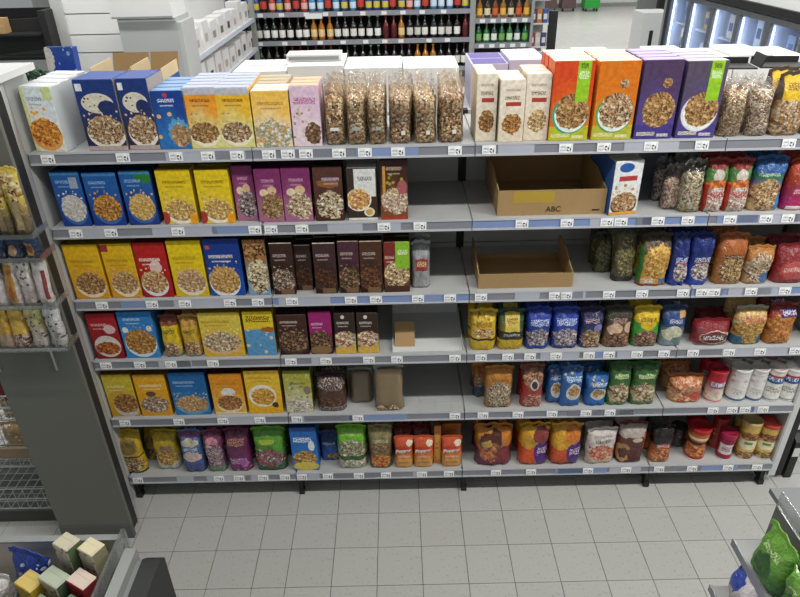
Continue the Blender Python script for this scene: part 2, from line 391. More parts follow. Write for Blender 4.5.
for bi in range(4):
    x0, x1 = BX[bi], BX[bi+1]
    t = thing('shelving_bay', BAYLAB[bi], 'shelf', (x0, Y0, 0), group='bays of the cereal shelving')
    W = x1-x0
    for k, z in enumerate(ZT):
        bm = bmesh.new()
        # steel tray: deck, folded front edge, side folds
        add_prism(bm, [(0, z-RH), (.004, z-RH), (.004, z-.002), (DEPTH, z-.002), (DEPTH, z-.03), (DEPTH+.003, z-.03), (DEPTH+.003, z), (0, z)], .004, W-.004)
        add_box(bm, .004, .006, .004, DEPTH, z-.035, z-.002); add_box(bm, W-.006, W-.004, .004, DEPTH, z-.035, z-.002)
        if k == 4 and bi == 1:
            for q in range(1, 6): add_box(bm, W*.74, W-.02, q*.075, q*.075+.003, z, z+.002)
            for q in range(3): add_box(bm, W*(.75+q*.09), W*(.75+q*.09)+.003, .01, DEPTH, z, z+.0022)
        sh = obj('shelf', bm, M_SHELF, t); SHELF_OBJ[(k, bi)] = sh
        bm = bmesh.new()
        add_prism(bm, [(-.010, z-RH), (-.0005, z-RH), (-.0005, z+.003), (-.004, z+.003)], .002, W-.002)
        # lip lines of the label holder
        add_prism(bm, [(-.0125, z-RH-.001), (-.0085, z-RH-.001), (-.008, z-RH+.008), (-.012, z-RH+.008)], .002, W-.002, mi=1)
        add_prism(bm, [(-.0085, z-.004), (-.004, z-.004), (-.0035, z+.0045), (-.008, z+.0045)], .002, W-.002, mi=1)
        obj('price_rail', bm, [M_RAILB if (k, bi) in RAILBLUE else M_RAIL, M_LIP], sh)
        r4 = random.Random(k*7+bi)   # coloured or clear strips slid into the holder
        for _ in range(r4.choice((2, 3, 3))):
            xs = r4.uniform(.02, W*.8); ln = r4.uniform(.06, .3); xe = min(W-.01, xs+ln)
            bm = bmesh.new(); add_prism(bm, [(-.0112, z-RH+.008), (-.0104, z-RH+.008), (-.0062, z-.004), (-.007, z-.004)], xs, xe)
            obj('rail_insert', bm, r4.choice((M_INS1, M_INS2, M_INS2, M_INS3)), sh)
        for px in TAGS[k]:
            X = solveX(px, Y0-.012, z-RH/2)
            if x0+.03 < X < x1-.03:
                o = bpy.data.objects.new('price_tag', TAGME); col.objects.link(o); o.parent = sh
                o.location = (X-x0, -.0105, z-RH/2+.001); o.rotation_euler = (math.radians(-6), 0, 0)
        for s_ in (0, 1):
            xx = .0005 if s_ == 0 else W-.0025
            bm = bmesh.new(); add_prism(bm, [(.03, z-.014), (DEPTH, z-.085), (DEPTH, z-.0045), (.03, z-.0045)], xx, xx+.002)
            obj('bracket', bm, M_SHELF, t)
    # back panels between shelf levels (two boards) and the posts
    for (za, zb) in ((.05, .66), (.665, 1.3), (1.305, 1.98)):
        bm = bmesh.new(); add_box(bm, .02, W-.02, DEPTH+.006, DEPTH+.016, za, zb); obj('back_panel', bm, M_SHELF, t)
    bm = bmesh.new(); add_box(bm, .0005, .019, DEPTH+.004, DEPTH+.05, .02, 1.98); obj('upright', bm, M_DARK, t)
    bm = bmesh.new(); add_box(bm, W-.019, W-.0005, DEPTH+.004, DEPTH+.05, .02, 1.98); obj('upright', bm, M_DARK, t)
    bm = bmesh.new(); add_box(bm, .02, W-.02, .12, .13, .012, ZB[5]-.002); obj('kick_plate', bm, mat('kick_plate_grey', '#5c5d5a', .6), t)
    bm = bmesh.new(); add_box(bm, .002, .024, .02, .44, .03, ZB[5]-.004); add_box(bm, .0005, .03, .012, .05, 0, .03); obj('foot', bm, M_DARK, t)
    if bi == 3:
        bm = bmesh.new(); add_box(bm, W-.03, W-.006, .02, .44, .03, ZB[5]-.004); add_box(bm, W-.034, W-.002, .012, .05, 0, .03); obj('foot', bm, M_DARK, t)

# ------------------------------------------------------------------ packages
SHN = ['top shelf', 'second shelf', 'third shelf', 'fourth shelf', 'fifth shelf', 'bottom shelf']
ORD = ['', 'second in row', 'third in row', 'fourth in row', 'fifth in row', 'sixth in row']
rnd = random.Random(7)

def carton_mesh(w, d, h):
    bm = bmesh.new(); uvl = bm.loops.layers.uv.verify()
    add_box(bm, -w/2, w/2, 0, d, 0, h)
    bmesh.ops.bevel(bm, geom=list(bm.edges), offset=.0018, segments=1, affect='EDGES')
    bm.normal_update()
    for f in bm.faces:
        n = f.normal
        f.material_index = 0 if n.y < -.7 else (2 if n.z > .7 else 1)
        for lp in f.loops:
            c = lp.vert.co
            lp[uvl].uv = ((c.x/w+.5), c.z/h)
    return mesh_from(bm, 'carton')
def flap_mesh(w, d, h):
    bm = bmesh.new(); add_box(bm, -w/2+.003, w/2-.003, .002, d*.62, h+.0003, h+.0014)
    add_box(bm, -w/2+.004, w/2-.004, d*.62+.001, d-.003, h+.0002, h+.0008)
    return mesh_from(bm, 'top_flap')

def bag_mesh(w, d, h, seed, fill=.62, nu=10, nv=14, pinch=.08, slump=0, flat=.3, wr=1.0):
    """pillow pouch standing on its bottom gusset; front is -y, base front edge at y=0"""
    r = random.Random(seed); bm = bmesh.new(); uvl = bm.loops.layers.uv.verify()
    ph = [r.uniform(0, 6.28) for _ in range(8)]
    def prof(v):
        if v < .08: return flat+(1-flat)*math.sin(v/.08*math.pi/2)
        f2 = fill+(1-fill)*.25
        if v < f2: return 1
        return max(.05, 1-.95*((v-f2)/(1-f2))**1.5)
    def pt(s, v, side):
        t = prof(v)*d/2
        e = (1-abs(s)**7)
        y = side*t*e
        wv = w/2*(1-pinch*prof(v)*.35+.02*math.sin(v*9+ph[0]))
        x = s*wv + slump*h*v*v*.5
        k = (.35+.9*max(0, v-fill+.2))*wr
        y += .010*k*e*math.sin(s*7+v*5+ph[1])*math.sin(v*11+ph[2]) + .006*k*e*math.sin(s*13+ph[3]+side)*math.cos(v*17+ph[4])
        y += .006*wr*math.sin(v*5+ph[5])*(v > .1)
        z = h*v*(1-.04*abs(s)**2*(v > .9)) + .004*wr*math.sin(s*9+ph[6])*(v > .96)
        return Vector((x, d/2+y, z))
    F_ = [[bm.verts.new(pt(-1+2*a/nu, b/nv, -1)) for a in range(nu+1)] for b in range(nv+1)]
    B_ = [[F_[b][a] if a in (0, nu) else bm.verts.new(pt(-1+2*a/nu, b/nv, 1)) for a in range(nu+1)] for b in range(nv+1)]
    def quad(q, uvs, mi=0):
        f = bm.faces.new(q); f.smooth = True; f.material_index = mi
        for lp, (a, b) in zip(f.loops, uvs): lp[uvl].uv = (a/nu, b/nv)
    for b in range(nv):
        for a in range(nu):
            ab = ((a, b), (a+1, b), (a+1, b+1), (a, b+1))
            quad([F_[y][x] for x, y in ab], ab)
            ab = ab[::-1]
            vs = [B_[y][x] for x, y in ab]
            quad(vs, ab)
    for row, rv in ((0, 1), (nv, 0)):
        for a in range(nu):
            vs = [F_[row][a], F_[row][a+1], B_[row][a+1], B_[row][a]]
            vs2 = []
            for v in vs:
                if v not in vs2: vs2.append(v)
            if len(vs2) < 3: continue
            f = bm.faces.new(vs2[::-1] if rv else vs2)
            for lp in f.loops: lp[uvl].uv = (a/nu, row/nv)
    top = [pt(-1+2*a/nu, 1, -1) for a in range(nu+1)]
    return mesh_from(bm, 'pouch'), top
def seal_mesh(top, d, hs):
    """crimped fin along the top of a pouch"""
    bm = bmesh.new(); n = len(top)
    A = []
    for k in range(4):
        z = hs*k/3
        A.append([bm.verts.new((p.x, d/2-.0012+.0016*(k % 2), p.z-.002+z)) for p in top])
    B2 = [[bm.verts.new((p.x, d/2+.0012+.0016*(k % 2), p.z-.002+hs*k/3)) for p in top] for k in range(4)]
    for k in range(3):
        for a in range(n-1):
            bm.faces.new((A[k][a], A[k][a+1], A[k+1][a+1], A[k+1][a])); bm.faces.new((B2[k][a+1], B2[k][a], B2[k+1][a], B2[k+1][a+1]))
    for a in range(n-1): bm.faces.new((A[3][a], A[3][a+1], B2[3][a+1], B2[3][a]))
    for a in (0, n-1):
        for k in range(3): bm.faces.new((A[k][a], A[k+1][a], B2[k+1][a], B2[k][a]))
    return mesh_from(bm, 'top_seal')

NAMEN = [0]
def span(k, xl, xr, Y):
    z = ZT[k]; a = solveX(xl, Y, z); b = solveX(xr, Y, z); return (a+b)/2, b-a
USED = []
def lab(s_):
    w = s_.split()
    if len(w) > 16: print('LONGLABEL', s_)
    return s_
def place(root, k, x, Y, yaw=0): root.location = (x, Y, ZT[k]+.0035 if False else ZT[k]+.0005); root.rotation_euler = (0, 0, yaw)

def carton(k, xl, xr, yt, layers, desc, d=.07, side='#777', top='#777', behind=0, dy=0.0, yaw=0, name='cereal_carton', gapd=.004, cat='carton', where=None):
    Y = Y0+.016+dy; x, w = span(k, xl, xr, Y); w -= .0035
    h = solveZ(yt, x, Y)-ZT[k]
    NAMEN[0] += 1; pm = print_mat('carton_print_%d' % NAMEN[0], layers, w, h)
    me = carton_mesh(w, d, h)
    mats = [pm, mat('carton_side_'+side, side, .45), mat('carton_top_'+top, top, .45)]
    fm = flap_mesh(w, d, h); wh = where or SHN[k]
    for q in range(behind+1):
        lb = desc+' on the '+wh if q == 0 else desc+', '+ORD[q]
        t = obj(name, me, mats); tag(t, lab(lb), cat, 'cartons on the '+SHN[k])
        place(t, k, x+(rnd.uniform(-.002, .002) if q else 0), Y+q*(d+gapd), yaw+(rnd.uniform(-.01, .01) if q else 0))
        obj('top_flap', fm, mats[2], t)
    return x, Y, w, h

def pouch(k, xl, xr, yt, layers, desc, d=.08, behind=0, dy=0.0, yaw=0, name='snack_bag', seal=None, fill=.6, slump=0, lean=0, flat=.8, cat='bag', dx=0, where=None, wr=1.0):
    Y = Y0+.016+dy; x, w = span(k, xl, xr, Y); w *= 1.02
    h = solveZ(yt, x, Y+d*.45)-ZT[k]
    hs = .016; h -= hs*.6
    NAMEN[0] += 1; pm = print_mat('bag_print_%d' % NAMEN[0], layers, w, h, 'bag')
    me, top = bag_mesh(w, d, h, NAMEN[0], fill=fill, slump=slump, flat=flat, wr=wr)
    sm = seal_mesh(top, d, hs); sc_ = seal or layers[0][2]; wh = where or SHN[k]
    smat = mat('seal_'+sc_, sc_, .3)
    for q in range(behind+1):
        lb = desc+' on the '+wh if q == 0 else desc+', '+ORD[q]
        t = obj(name, me, [pm]); tag(t, lab(lb), cat, 'bags on the '+SHN[k])
        place(t, k, x+(dx+rnd.uniform(-.004, .004) if q else 0), Y+q*(d*1.1+.006), yaw+(rnd.uniform(-.04, .04) if q else 0)); t.rotation_euler.x = lean
        obj('top_seal', sm, smat, t)
    return x, Y, w, h

def clear_bag(k, xl, xr, yt, cols, desc, d=.075, behind=0, dy=0.0, yaw=0, fillv=.66, label=None, slump=0, scale=140, band=None, dark=False):
    Y = Y0+.016+dy; x, w = span(k, xl, xr, Y); w *= .98
    h = solveZ(yt, x, Y+d*.45)-ZT[k]-.012
    NAMEN[0] += 1; lm = loose_mat('loose_food_%d' % NAMEN[0], cols, scale)
    fm, top = bag_mesh(w, d, h, NAMEN[0], fill=fillv, slump=slump, flat=.6, wr=2.0)
    cm, _ = bag_mesh(w*.95, d*.9, h*min(.9, fillv*1.3), NAMEN[0], fill=.85, slump=slump*fillv, flat=.75, wr=.8)
    sm = seal_mesh(top, d, .02)
    for q in range(behind+1):
        lb = desc+' on the '+SHN[k] if q == 0 else desc+', '+ORD[q]
        t = thing('clear_snack_bag', lab(lb), 'bag', group='clear bags on the '+SHN[k])
        place(t, k, x+(rnd.uniform(-.006, .006) if q else 0), Y+q*(d*1.3+.008), yaw+(rnd.uniform(-.05, .05) if q else 0))
        obj('film', fm, M_FILM, t); obj('contents', cm, lm, t, loc=(0, d*.05, .002)); obj('top_seal', sm, M_FILM, t)
        if label and q == 0:
            bm = bmesh.new(); u, v, lw, lh = label[:4]; yy = -.001
            add_box(bm, u*w-lw/2, u*w+lw/2, yy-.001, yy, v*h-lh/2, v*h+lh/2); obj('label', bm, mat('sticker_'+label[4], label[4], .5), t, loc=(0, 0, 0))
        if band and q == 0:
            bm = bmesh.new(); n = 8
            pts = [(-w*.34+w*.68*a/n) for a in range(n+1)]
            for a in range(n):
                y1 = .004+.5*d*abs(pts[a]/(w*.5))**2.6; y2 = .004+.5*d*abs(pts[a+1]/(w*.5))**2.6
                q4 = [bm.verts.new(p) for p in ((pts[a], y1-.003, h*band[0]), (pts[a+1], y2-.003, h*band[0]), (pts[a+1], y2+.0+d*.25, h*band[1]), (pts[a], y1+d*.25, h*band[1]))]
                bm.faces.new(q4)
            obj('paper_header', bm, mat('header_'+band[2], band[2], .5), t)

def can(k, xl, xr, yt, layers, desc, lid='#c02020', dy=0.0, rim='#c9c9c5', name='snack_tin', taper=0, lidh=.02, waist=False, behind=0, cat='tin', yaw=0):
    Y = Y0+.02+dy; x, w = span(k, xl, xr, Y+ (solveX(xr, Y, ZT[k])-solveX(xl, Y, ZT[k]))*.35); R = w*.485
    h = solveZ(yt, x, Y+R)-ZT[k]
    NAMEN[0] += 1; pm = print_mat('tin_print_%d' % NAMEN[0], layers, 2*R, h)
    bm = bmesh.new(); z1 = h-lidh
    if waist: pr_ = [(R*.82, 0), (R*.9, .006), (R*.93, z1*.12), (R*.8, z1*.4), (R*.8, z1*.55), (R*.95, z1*.86), (R*.86, z1*.97), (R*.84, z1)]
    else: pr_ = [(R*.95, 0), (R*.97, .004), (R*.95, .008), (R*.95, z1-.008), (R*.97, z1-.004), (R*.95, z1)]
    add_lathe(bm, pr_, 18); body = mesh_from(bm, 'tin_body')
    bm = bmesh.new(); add_lathe(bm, [(R*.99, 0), (R, .003), (R, lidh-.005), (R*.97, lidh-.001), (R*.9, lidh), (R*.88, lidh-.003), (R*.2, lidh-.003)], 18); lidm = mesh_from(bm, 'lid')
    bm = bmesh.new(); add_lathe(bm, [(R*.985, 0), (R*.99, .004), (R*.96, .006)], 18); rimm = mesh_from(bm, 'base_rim')
    for q in range(behind+1):
        lb = desc+' on the '+SHN[k] if q == 0 else desc+', '+ORD[q]
        t = thing(name, lab(lb), cat, group='tins on the '+SHN[k]); place(t, k, x, Y+R+q*2.06*R, yaw)
        obj('body', body, pm, t); obj('lid', lidm, mat('lid_'+lid, lid, .35), t, loc=(0, 0, z1)); obj('base_rim', rimm, mat('rim_'+rim, rim, .35, metal=.3), t)

# flake palettes: common, light, dark
CORN = ('#c98a35', '#e6b868', '#8a5520'); OAT = ('#cfc7b4', '#eae6da', '#9a9079'); GRAN = ('#a67b4a', '#d4b078', '#5d3b20')
CHOC = ('#4a2a1c', '#6e432c', '#22120c'); CHOL = ('#5a3826', '#a98864', '#28160e'); MUES = ('#b58c5e', '#e0cfab', '#5a3420')
NUT = ('#c49a63', '#e2c79a', '#6b4526'); FRUIT = ('#d39a3c', '#e9c877', '#a33a2a'); MIXC = ('#d9cdb2', '#b98d55', '#6c4a30')

def bowl(u, v, ru, rv, fl, rim='#efece6', sc=80, drop=.045):
    return [('ell', u, v-drop, ru*1.1, rv*1.12, rim), ('flk', u, v, ru*1.08, rv*1.03, fl, sc, .12), ('sct', u, v+rv*1.05, ru*1.1, rv*.35, fl[0], fl[1], 60, .35)]
def words(v, color, u=.42, w=.34, h=.028, small=True):
    r = [('txt', u, v, w, h, color, 120)]
    if small: r.append(('txt', u, v-.085, w*.8, .013, color, 230))
    return r
def foot(c, h=.05): return [('rect', .5, h, .5, h, c)]

# ---- top shelf
P = [('grad', '#e8e3d3', '#d9e2e6'), ('rect', .06, .5, .07, .5, '#d8dca0'), ('rect', .85, .9, .15, .1, '#ccd89a')] + [('ell', .5, .26, .5, .24, '#e6a25a'), ('flk', .5, .31, .48, .22, ('#e09a30', '#f0bb55', '#9c3e22'), 60, .15), ('sct', .5, .6, .4, .1, '#e8a838', None, 40, .5)] + words(.82, '#7f93a8', .4, .25)
carton(0, 35, 69, 87, P, 'pale corn flake carton with orange flakes, leftmost', .075, side='#c6cdd0', top='#d4d5d8', behind=3, yaw=-.16)
NAVY = '#1f3a78'
P = [('grad', '#2c2b4a', NAVY), ('ell', .5, .68, .4, .14, '#d8d2be'), ('flk', .72, .62, .22, .1, ('#23305c', '#1f3a78', '#23305c'), 40, .05), ('sct', .4, .68, .25, .1, '#4a3020', None, 60, .4)] + bowl(.56, .3, .44, .2, MUES, '#e6ddd0', 70) + [('rect', .12, .9, .08, .05, '#dfe3ea'), ('rect', .5, .03, .5, .04, '#b9a5a0')]
xa = carton(0, 89, 129, 80, P, 'big navy muesli carton with bowl under opened flaps, left one', .17, side='#a89a90', top='#2b4d96', yaw=-.03)
xb = carton(0, 130, 161, 79, P, 'big navy muesli carton with bowl under opened flaps, right one', .17, side='#a89a90', top='#2b4d96', yaw=-.03)
for (x, Y, w, h), nm in ((xa, 'left'), (xb, 'right')):
    t = thing('open_shipping_case', 'opened brown shipping case with torn flaps behind the %s navy carton' % nm, 'box', (x, Y+.19, ZT[0]+.0005))
    bm = bmesh.new(); H_ = h-.05; wt = .004
    add_box(bm, -w/2, w/2, 0, wt, 0, H_-.02); add_box(bm, -w/2, w/2, .22, .22+wt, 0, H_); add_box(bm, -w/2, -w/2+wt, wt, .22, 0, H_); add_box(bm, w/2-wt, w/2, wt, .22, 0, H_); add_box(bm, -w/2+wt, w/2-wt, wt, .22, 0, .004)
    obj('case_body', bm, mat('case_navy', '#24478f', .5), t)
    bm = bmesh.new(); add_prism(bm, [(.224, H_), (.228, H_), (.262, H_+.075), (.258, H_+.076)], -w/2, w/2); obj('flap', bm, M_CARD, t)
    bm = bmesh.new(); add_prism(bm, [(-w/2, H_), (-w/2+.004, H_), (-w/2+.0, H_+.06), (-w/2-.004, H_+.06)], 0, .22, 'y'); obj('flap', bm, mat('flap_pale', '#cdb893', .7), t)
    bm = bmesh.new(); add_prism(bm, [(w/2-.004, H_), (w/2, H_), (w/2-.0, H_+.05), (w/2-.004, H_+.05)], 0, .22, 'y'); obj('flap', bm, mat('flap_pale', '#cdb893', .7), t)
P = [('grad', '#2f74b8', '#1c418e'), ('flk', .68, .24, .3, .2, ('#b08a60', '#cda87c', '#7c5c40'), 70, .2), ('ell', .68, .3, .34, .24, '#5f9fc8', .3), ('flk', .7, .24, .3, .19, ('#b08a60', '#cda87c', '#7c5c40'), 70, .2), ('sct', .35, .35, .35, .3, '#d8a05a', '#e6c08a', 34, .6), ('ell', .42, .93, .07, .035, '#d03a35')] + words(.84, '#dfe6f2', .42, .25, .03)
carton(0, 161, 194, 91, P, 'royal blue cereal carton with splashing milk', .062, side='#24509a', top='#7fa3cc', behind=3)
for xl, xr, nm, c in ((191, 224, 'orange and yellow', '#e8982a'), (222, 256, 'bright yellow', '#e9b52a')):
    P = [('grad', '#dcd68a', c)] + [('rect', .5, .95, .5, .06, '#b9bcc4')] + bowl(.5, .27, .42, .17, GRAN if nm[0] == 'o' else MUES, '#efe6c8', 75) + words(.8, '#7a4a18', .5, .3) + [('sct', .5, .52, .4, .08, '#b58040', '#e6d8a8', 46, .4)]
    carton(0, xl, xr, 88, P, nm+' muesli carton with grey top band', .055, side='#d9b24a', top='#b4bccf', behind=4)
P = [('grad', '#f0dcb0', '#eebf58'), ('flk', .5, .22, .55, .26, ('#d99a45', '#e8e2d6', '#8a8f70'), 55, .4), ('sct', .5, .4, .5, .2, '#9aa4a0', '#e3d8c0', 42, .5)] + words(.78, '#a77a30', .5, .35)
carton(0, 256.5, 293.5, 91, P, 'golden beige muesli carton with fruit and nuts', .06, side='#c9b083', top='#efe6d6', behind=1)
carton(0, 258, 292, 84, P, 'kraft topped muesli carton behind the golden beige one', .06, side='#a79a7f', top='#b5ab93', behind=2, dy=.135)
P = [('grad', '#e3cfd6', '#dcc0d2'), ('txt', .5, .76, .36, .055, '#b0508a', 90), ('flk', .72, .22, .28, .18, ('#6b4a3a', '#9a7a58', '#3a2418'), 70, .3), ('sct', .4, .45, .4, .3, '#7a5a48', '#d8b890', 48, .5)]
carton(0, 294, 323, 86, P, 'pink and white muesli carton with chocolate clusters', .055, side='#c9a7b4', top='#d8b592', behind=2)
GR = [('#96703f', '#c79c66', '#ead6b0', '#5c3a20'), ('#a27440', '#d3ab72', '#eedcb8', '#66422a'), ('#8a6540', '#bb9262', '#e3cba4', '#563622')]
for n_, (xl, xr, yt, c, sl, nm, bh) in enumerate(((325, 346.5, 80, 0, 0, 'first', 2), (347, 367.5, 80, 1, 0, 'second', 2), (368, 387, 80, 0, 0, 'third', 2), (389, 412.5, 80, 2, .02, 'fourth', 2), (413.5, 437, 80, 1, 0, 'fifth', 2), (438, 464, 78, 2, .03, 'sixth', 2))):
    clear_bag(0, xl, xr, yt, GR[c], nm+' clear granola bag counted from the pink carton', .075, bh, fillv=.62, label=(.0, .28, .035, .013, '#e9e6dd') if n_ < 3 else (.12, .2, .016, .016, '#e9e6dd'), slump=sl, scale=125)
PB = '#dccfb8'
for xl, xr, yt, u, nm, fl, dy in ((474.5, 495.5, 74, 0, 'left', ('#8a5c34', '#c59a66', '#4a2c18'), .02), (497, 522.5, 80, 0, 'middle', ('#b07a3c', '#dca868', '#55331c'), 0), (522, 547, 74, 0, 'right', ('#caa468', '#ecd9aa', '#6a4826'), .015)):
    P = [('grad', PB, '#e2d8c6'), ('flk', .52, .3, .38, .17, fl, 75, .2), ('rect', .55, .62, .3, .032, '#a83c34')] + words(.72, '#7a5a44', .5, .3, .03, False) + [('txt', .5, .84, .3, .02, '#9a8468', 160)]
    carton(0, xl, xr, yt, P, 'tall beige paper granola pack with window, '+nm+' of three', .06, side='#c9b795', top='#e9e2d2', behind=2, dy=dy, name='granola_pack')
OR = [('grad', '#e0701e', '#df5a1e')]
def organic(base, foot_c, fl, stripe, ringc):
    P = [('grad', base[0], base[1]), ('rect', .5, .09, .5, .1, foot_c)]
    if ringc: P += [('ell', .5, .34, .46, .25, ringc), ('ell', .52, .34, .42, .23, '#dfe8e0')]
    P += [('flk', .54, .38, .42, .23, fl, 60, .12)]
    if stripe: P += [('rect', .74, .76, .16, .26, '#8fbf2a'), ('txt', .74, .83, .12, .05, '#d8ecc0', 110), ('txt', .74, .94, .09, .03, '#2c4020', 120)]
    else: P += [('flk', .66, .72, .12, .06, fl, 60, .2)]
    P += [('txt', .3, .07, .24, .025, '#e6e0b0', 150), ('txt', .75, .05, .15, .02, '#f0ecd0', 150)]
    return P
carton(0, 547.5, 587, 61, organic(('#d86e20', '#cc451e'), '#b3b52c', GRAN, True, '#2f9a78'), 'red orange granola carton with lime stripe and bowl', .06, side='#d8622a', top='#efe2d2', behind=3)
carton(0, 590, 630.5, 61, organic(('#d67c1c', '#cf701a'), '#b3b23a', MUES, False, '#5f9a50'), 'orange granola carton with large bowl of clusters', .06, side='#e08a2c', top='#f2ddc0', behind=3)
carton(0, 632.5, 671, 60, organic(('#54468a', '#4d3a5a'), '#463a84', GRAN, False, None), 'violet granola carton with heaped bowl', .06, side='#4a3a70', top='#b7a6cf', behind=3)
carton(0, 674, 713.5, 61, organic(('#52467c', '#544a5c'), '#4c4086', GRAN, True, '#d9d2dc'), 'dusky violet granola carton with lime stripe', .06, side='#54456f', top='#c0b6cc', behind=3)
clear_bag(0, 717, 742, 80, ('#c9a878', '#e6d3b0', '#a07c50', '#8a6440'), 'clear bag of pale oat clusters beside the violet carton', .075, 1, fillv=.66, slump=.03)
clear_bag(0, 744.5, 768, 80, ('#c9b090', '#ece0cc', '#a08060', '#7c5844'), 'clear bag of pinkish oat clusters, second from violet carton', .075, 1, fillv=.68, slump=.04)
P = [('grad', '#5a4432', '#4a4038'), ('flk', .5, .32, .6, .4, MIXC, 70, .1), ('rect', .5, .8, .38, .2, '#e3b820'), ('txt', .5, .82, .25, .06, '#7a5010', 110)]
pouch(0, 770, 800, 72, P, 'granola bag with bright yellow header', .075, 1, name='granola_bag')
P = [('grad', '#7a6a80', '#8a7a98'), ('flk', .5, .3, .55, .35, MIXC, 70, .1)]
pouch(0, 802, 830, 72, P, 'mauve granola bag at the right edge', .075, name='granola_bag')
for q in range(2):
    t = thing('display_tray', ['black plastic display tray lying behind the oat bags', 'black plastic display tray behind the yellow headed bags'][q], 'tray', (2.02+q*.22, Y0+.34, ZT[0]+.21), (0, 0, -.1))
    bm = bmesh.new(); add_box(bm, -.1, .1, -.05, .07, 0, .006); add_prism(bm, [(-.1, .006), (-.095, .006), (-.08, .05), (-.085, .05)], -.05, .07, 'y'); obj('tray_floor', bm, M_DARK, t)
    bm = bmesh.new(); add_box(bm, -.1, .1, .066, .07, .006, .03); obj('tray_wall', bm, M_DARK, t)

# ---- second shelf
for xl, xr, yt, fl, nm, ex in ((64, 92.5, 172, ('#cfccc4', '#e2e0da', '#a5a096'), 'blue carton with white oat rings, leftmost', [('rect', .75, .8, .14, .1, '#9aa6b8')]),
                               (94.5, 127.5, 173, ('#c28a3a', '#e3b45e', '#6a3420'), 'blue carton with honey flakes and bowl', []),
                               (130, 160.5, 171, ('#d8b066', '#ead08e', '#a87a34'), 'blue carton with green corner and corn flakes', [('ell', .85, .95, .4, .18, '#2f7a3c')])):
    P = [('grad', '#1d3f8c', '#245a9e')]+ex+bowl(.54, .34, .4, .24, fl, '#3a66a6', 75)+words(.82, '#8fb2dc', .4, .26)+[('rect', .5, .96, .5, .02, '#3d7fb4')]
    carton(1, xl, xr, yt, P, nm, .062, side='#1d3a78', top='#173058', behind=1)
for xl, xr, nm in ((165, 199, 'left'), (202.5, 235.5, 'right')):
    P = [('grad', '#e3c63a', '#e3c41c'), ('sct', .5, .5, .4, .12, '#6a9a30', '#d9a040', 40, .5)]+bowl(.54, .26, .4, .19, ('#d6a850', '#f0dca0', '#9a6a2a'), '#f0ead8', 75)+words(.78, '#8a7212', .5, .34)+[('ell', .05, .12, .14, .12, '#b03a30'), ('ell', .9, .1, .12, .1, '#f0a020')]
    carton(1, xl, xr, 170, P, 'yellow fruit muesli carton, %s of two' % nm, .06, side='#d9bb24', top='#9c861c', behind=1)
for xl, xr, yt, dy, nm, fl in ((238, 259, 166, .02, 'left', ('#8a6a68', '#d8cfd0', '#3a2420')), (259.5, 285.5, 169, 0, 'middle', ('#9a7a4c', '#c9ab7a', '#5a3a24')), (285.5, 314, 168, 0, 'right', ('#d0b48a', '#efe6cc', '#6a4426'))):
    P = [('grad', '#a8688c', '#7c2f62'), ('ell', .3, .56, .16, .07, '#e6cfb0'), ('ell', .62, .6, .18, .08, '#dcb68e')]+[('flk', .58, .3, .46, .25, fl, 62, .3)]+words(.78, '#c99ab4', .5, .25)
    carton(1, xl, xr, yt, P, 'plum purple muesli carton, %s of three' % nm, .06, side='#5c2448', top='#4a1e3a', behind=1, dy=dy)
P = [('grad', '#4a2a20', '#54342c'), ('ell', .5, .7, .4, .08, '#8a5a34', .3), ('flk', .55, .3, .48, .26, ('#d6c49a', '#f0e8cc', '#5a3420'), 55, .3)]+words(.78, '#b9b0c8', .6, .3)
carton(1, 316, 345, 167, P, 'dark brown muesli carton with banana slices', .06, side='#3a2018', top='#33211a', behind=1)
P = [('grad', '#3a2a22', '#3c2e28'), ('rect', .6, .72, .36, .26, '#dcdcd8'), ('txt', .6, .8, .24, .04, '#6a6a66', 110), ('ell', .38, .4, .42, .22, '#efe6d0'), ('flk', .38, .41, .38, .2, ('#dca64a', '#f0d8a0', '#a05a30'), 60, .2), ('ell', .72, .16, .18, .09, '#e8dcc0'), ('ell', .72, .16, .12, .06, '#caa45a'), ('rect', .5, .02, .5, .03, '#e0ded6')]
carton(1, 348.5, 378.5, 168, P, 'white paneled black muesli carton with heart of flakes', .06, side='#2a201a', top='#c9c9c4', behind=1)
P = [('grad', '#7a4a26', '#3c2218'), ('rect', .14, .55, .05, .35, '#c9923c'), ('flk', .55, .32, .5, .22, ('#cdb894', '#ece4d2', '#8a5a48'), 70, .3), ('ell', .8, .55, .18, .12, '#a85a5a'), ('sct', .5, .62, .45, .16, '#c98a40', '#7a9a40', 38, .5), ('rect', .5, .02, .5, .03, '#b03a2c')]+words(.86, '#b9a48a', .5, .28)
carton(1, 381, 408.5, 160, P, 'dark brown muesli carton beside the empty shelf space', .06, side='#4a3020', top='#2c1a14', behind=2)

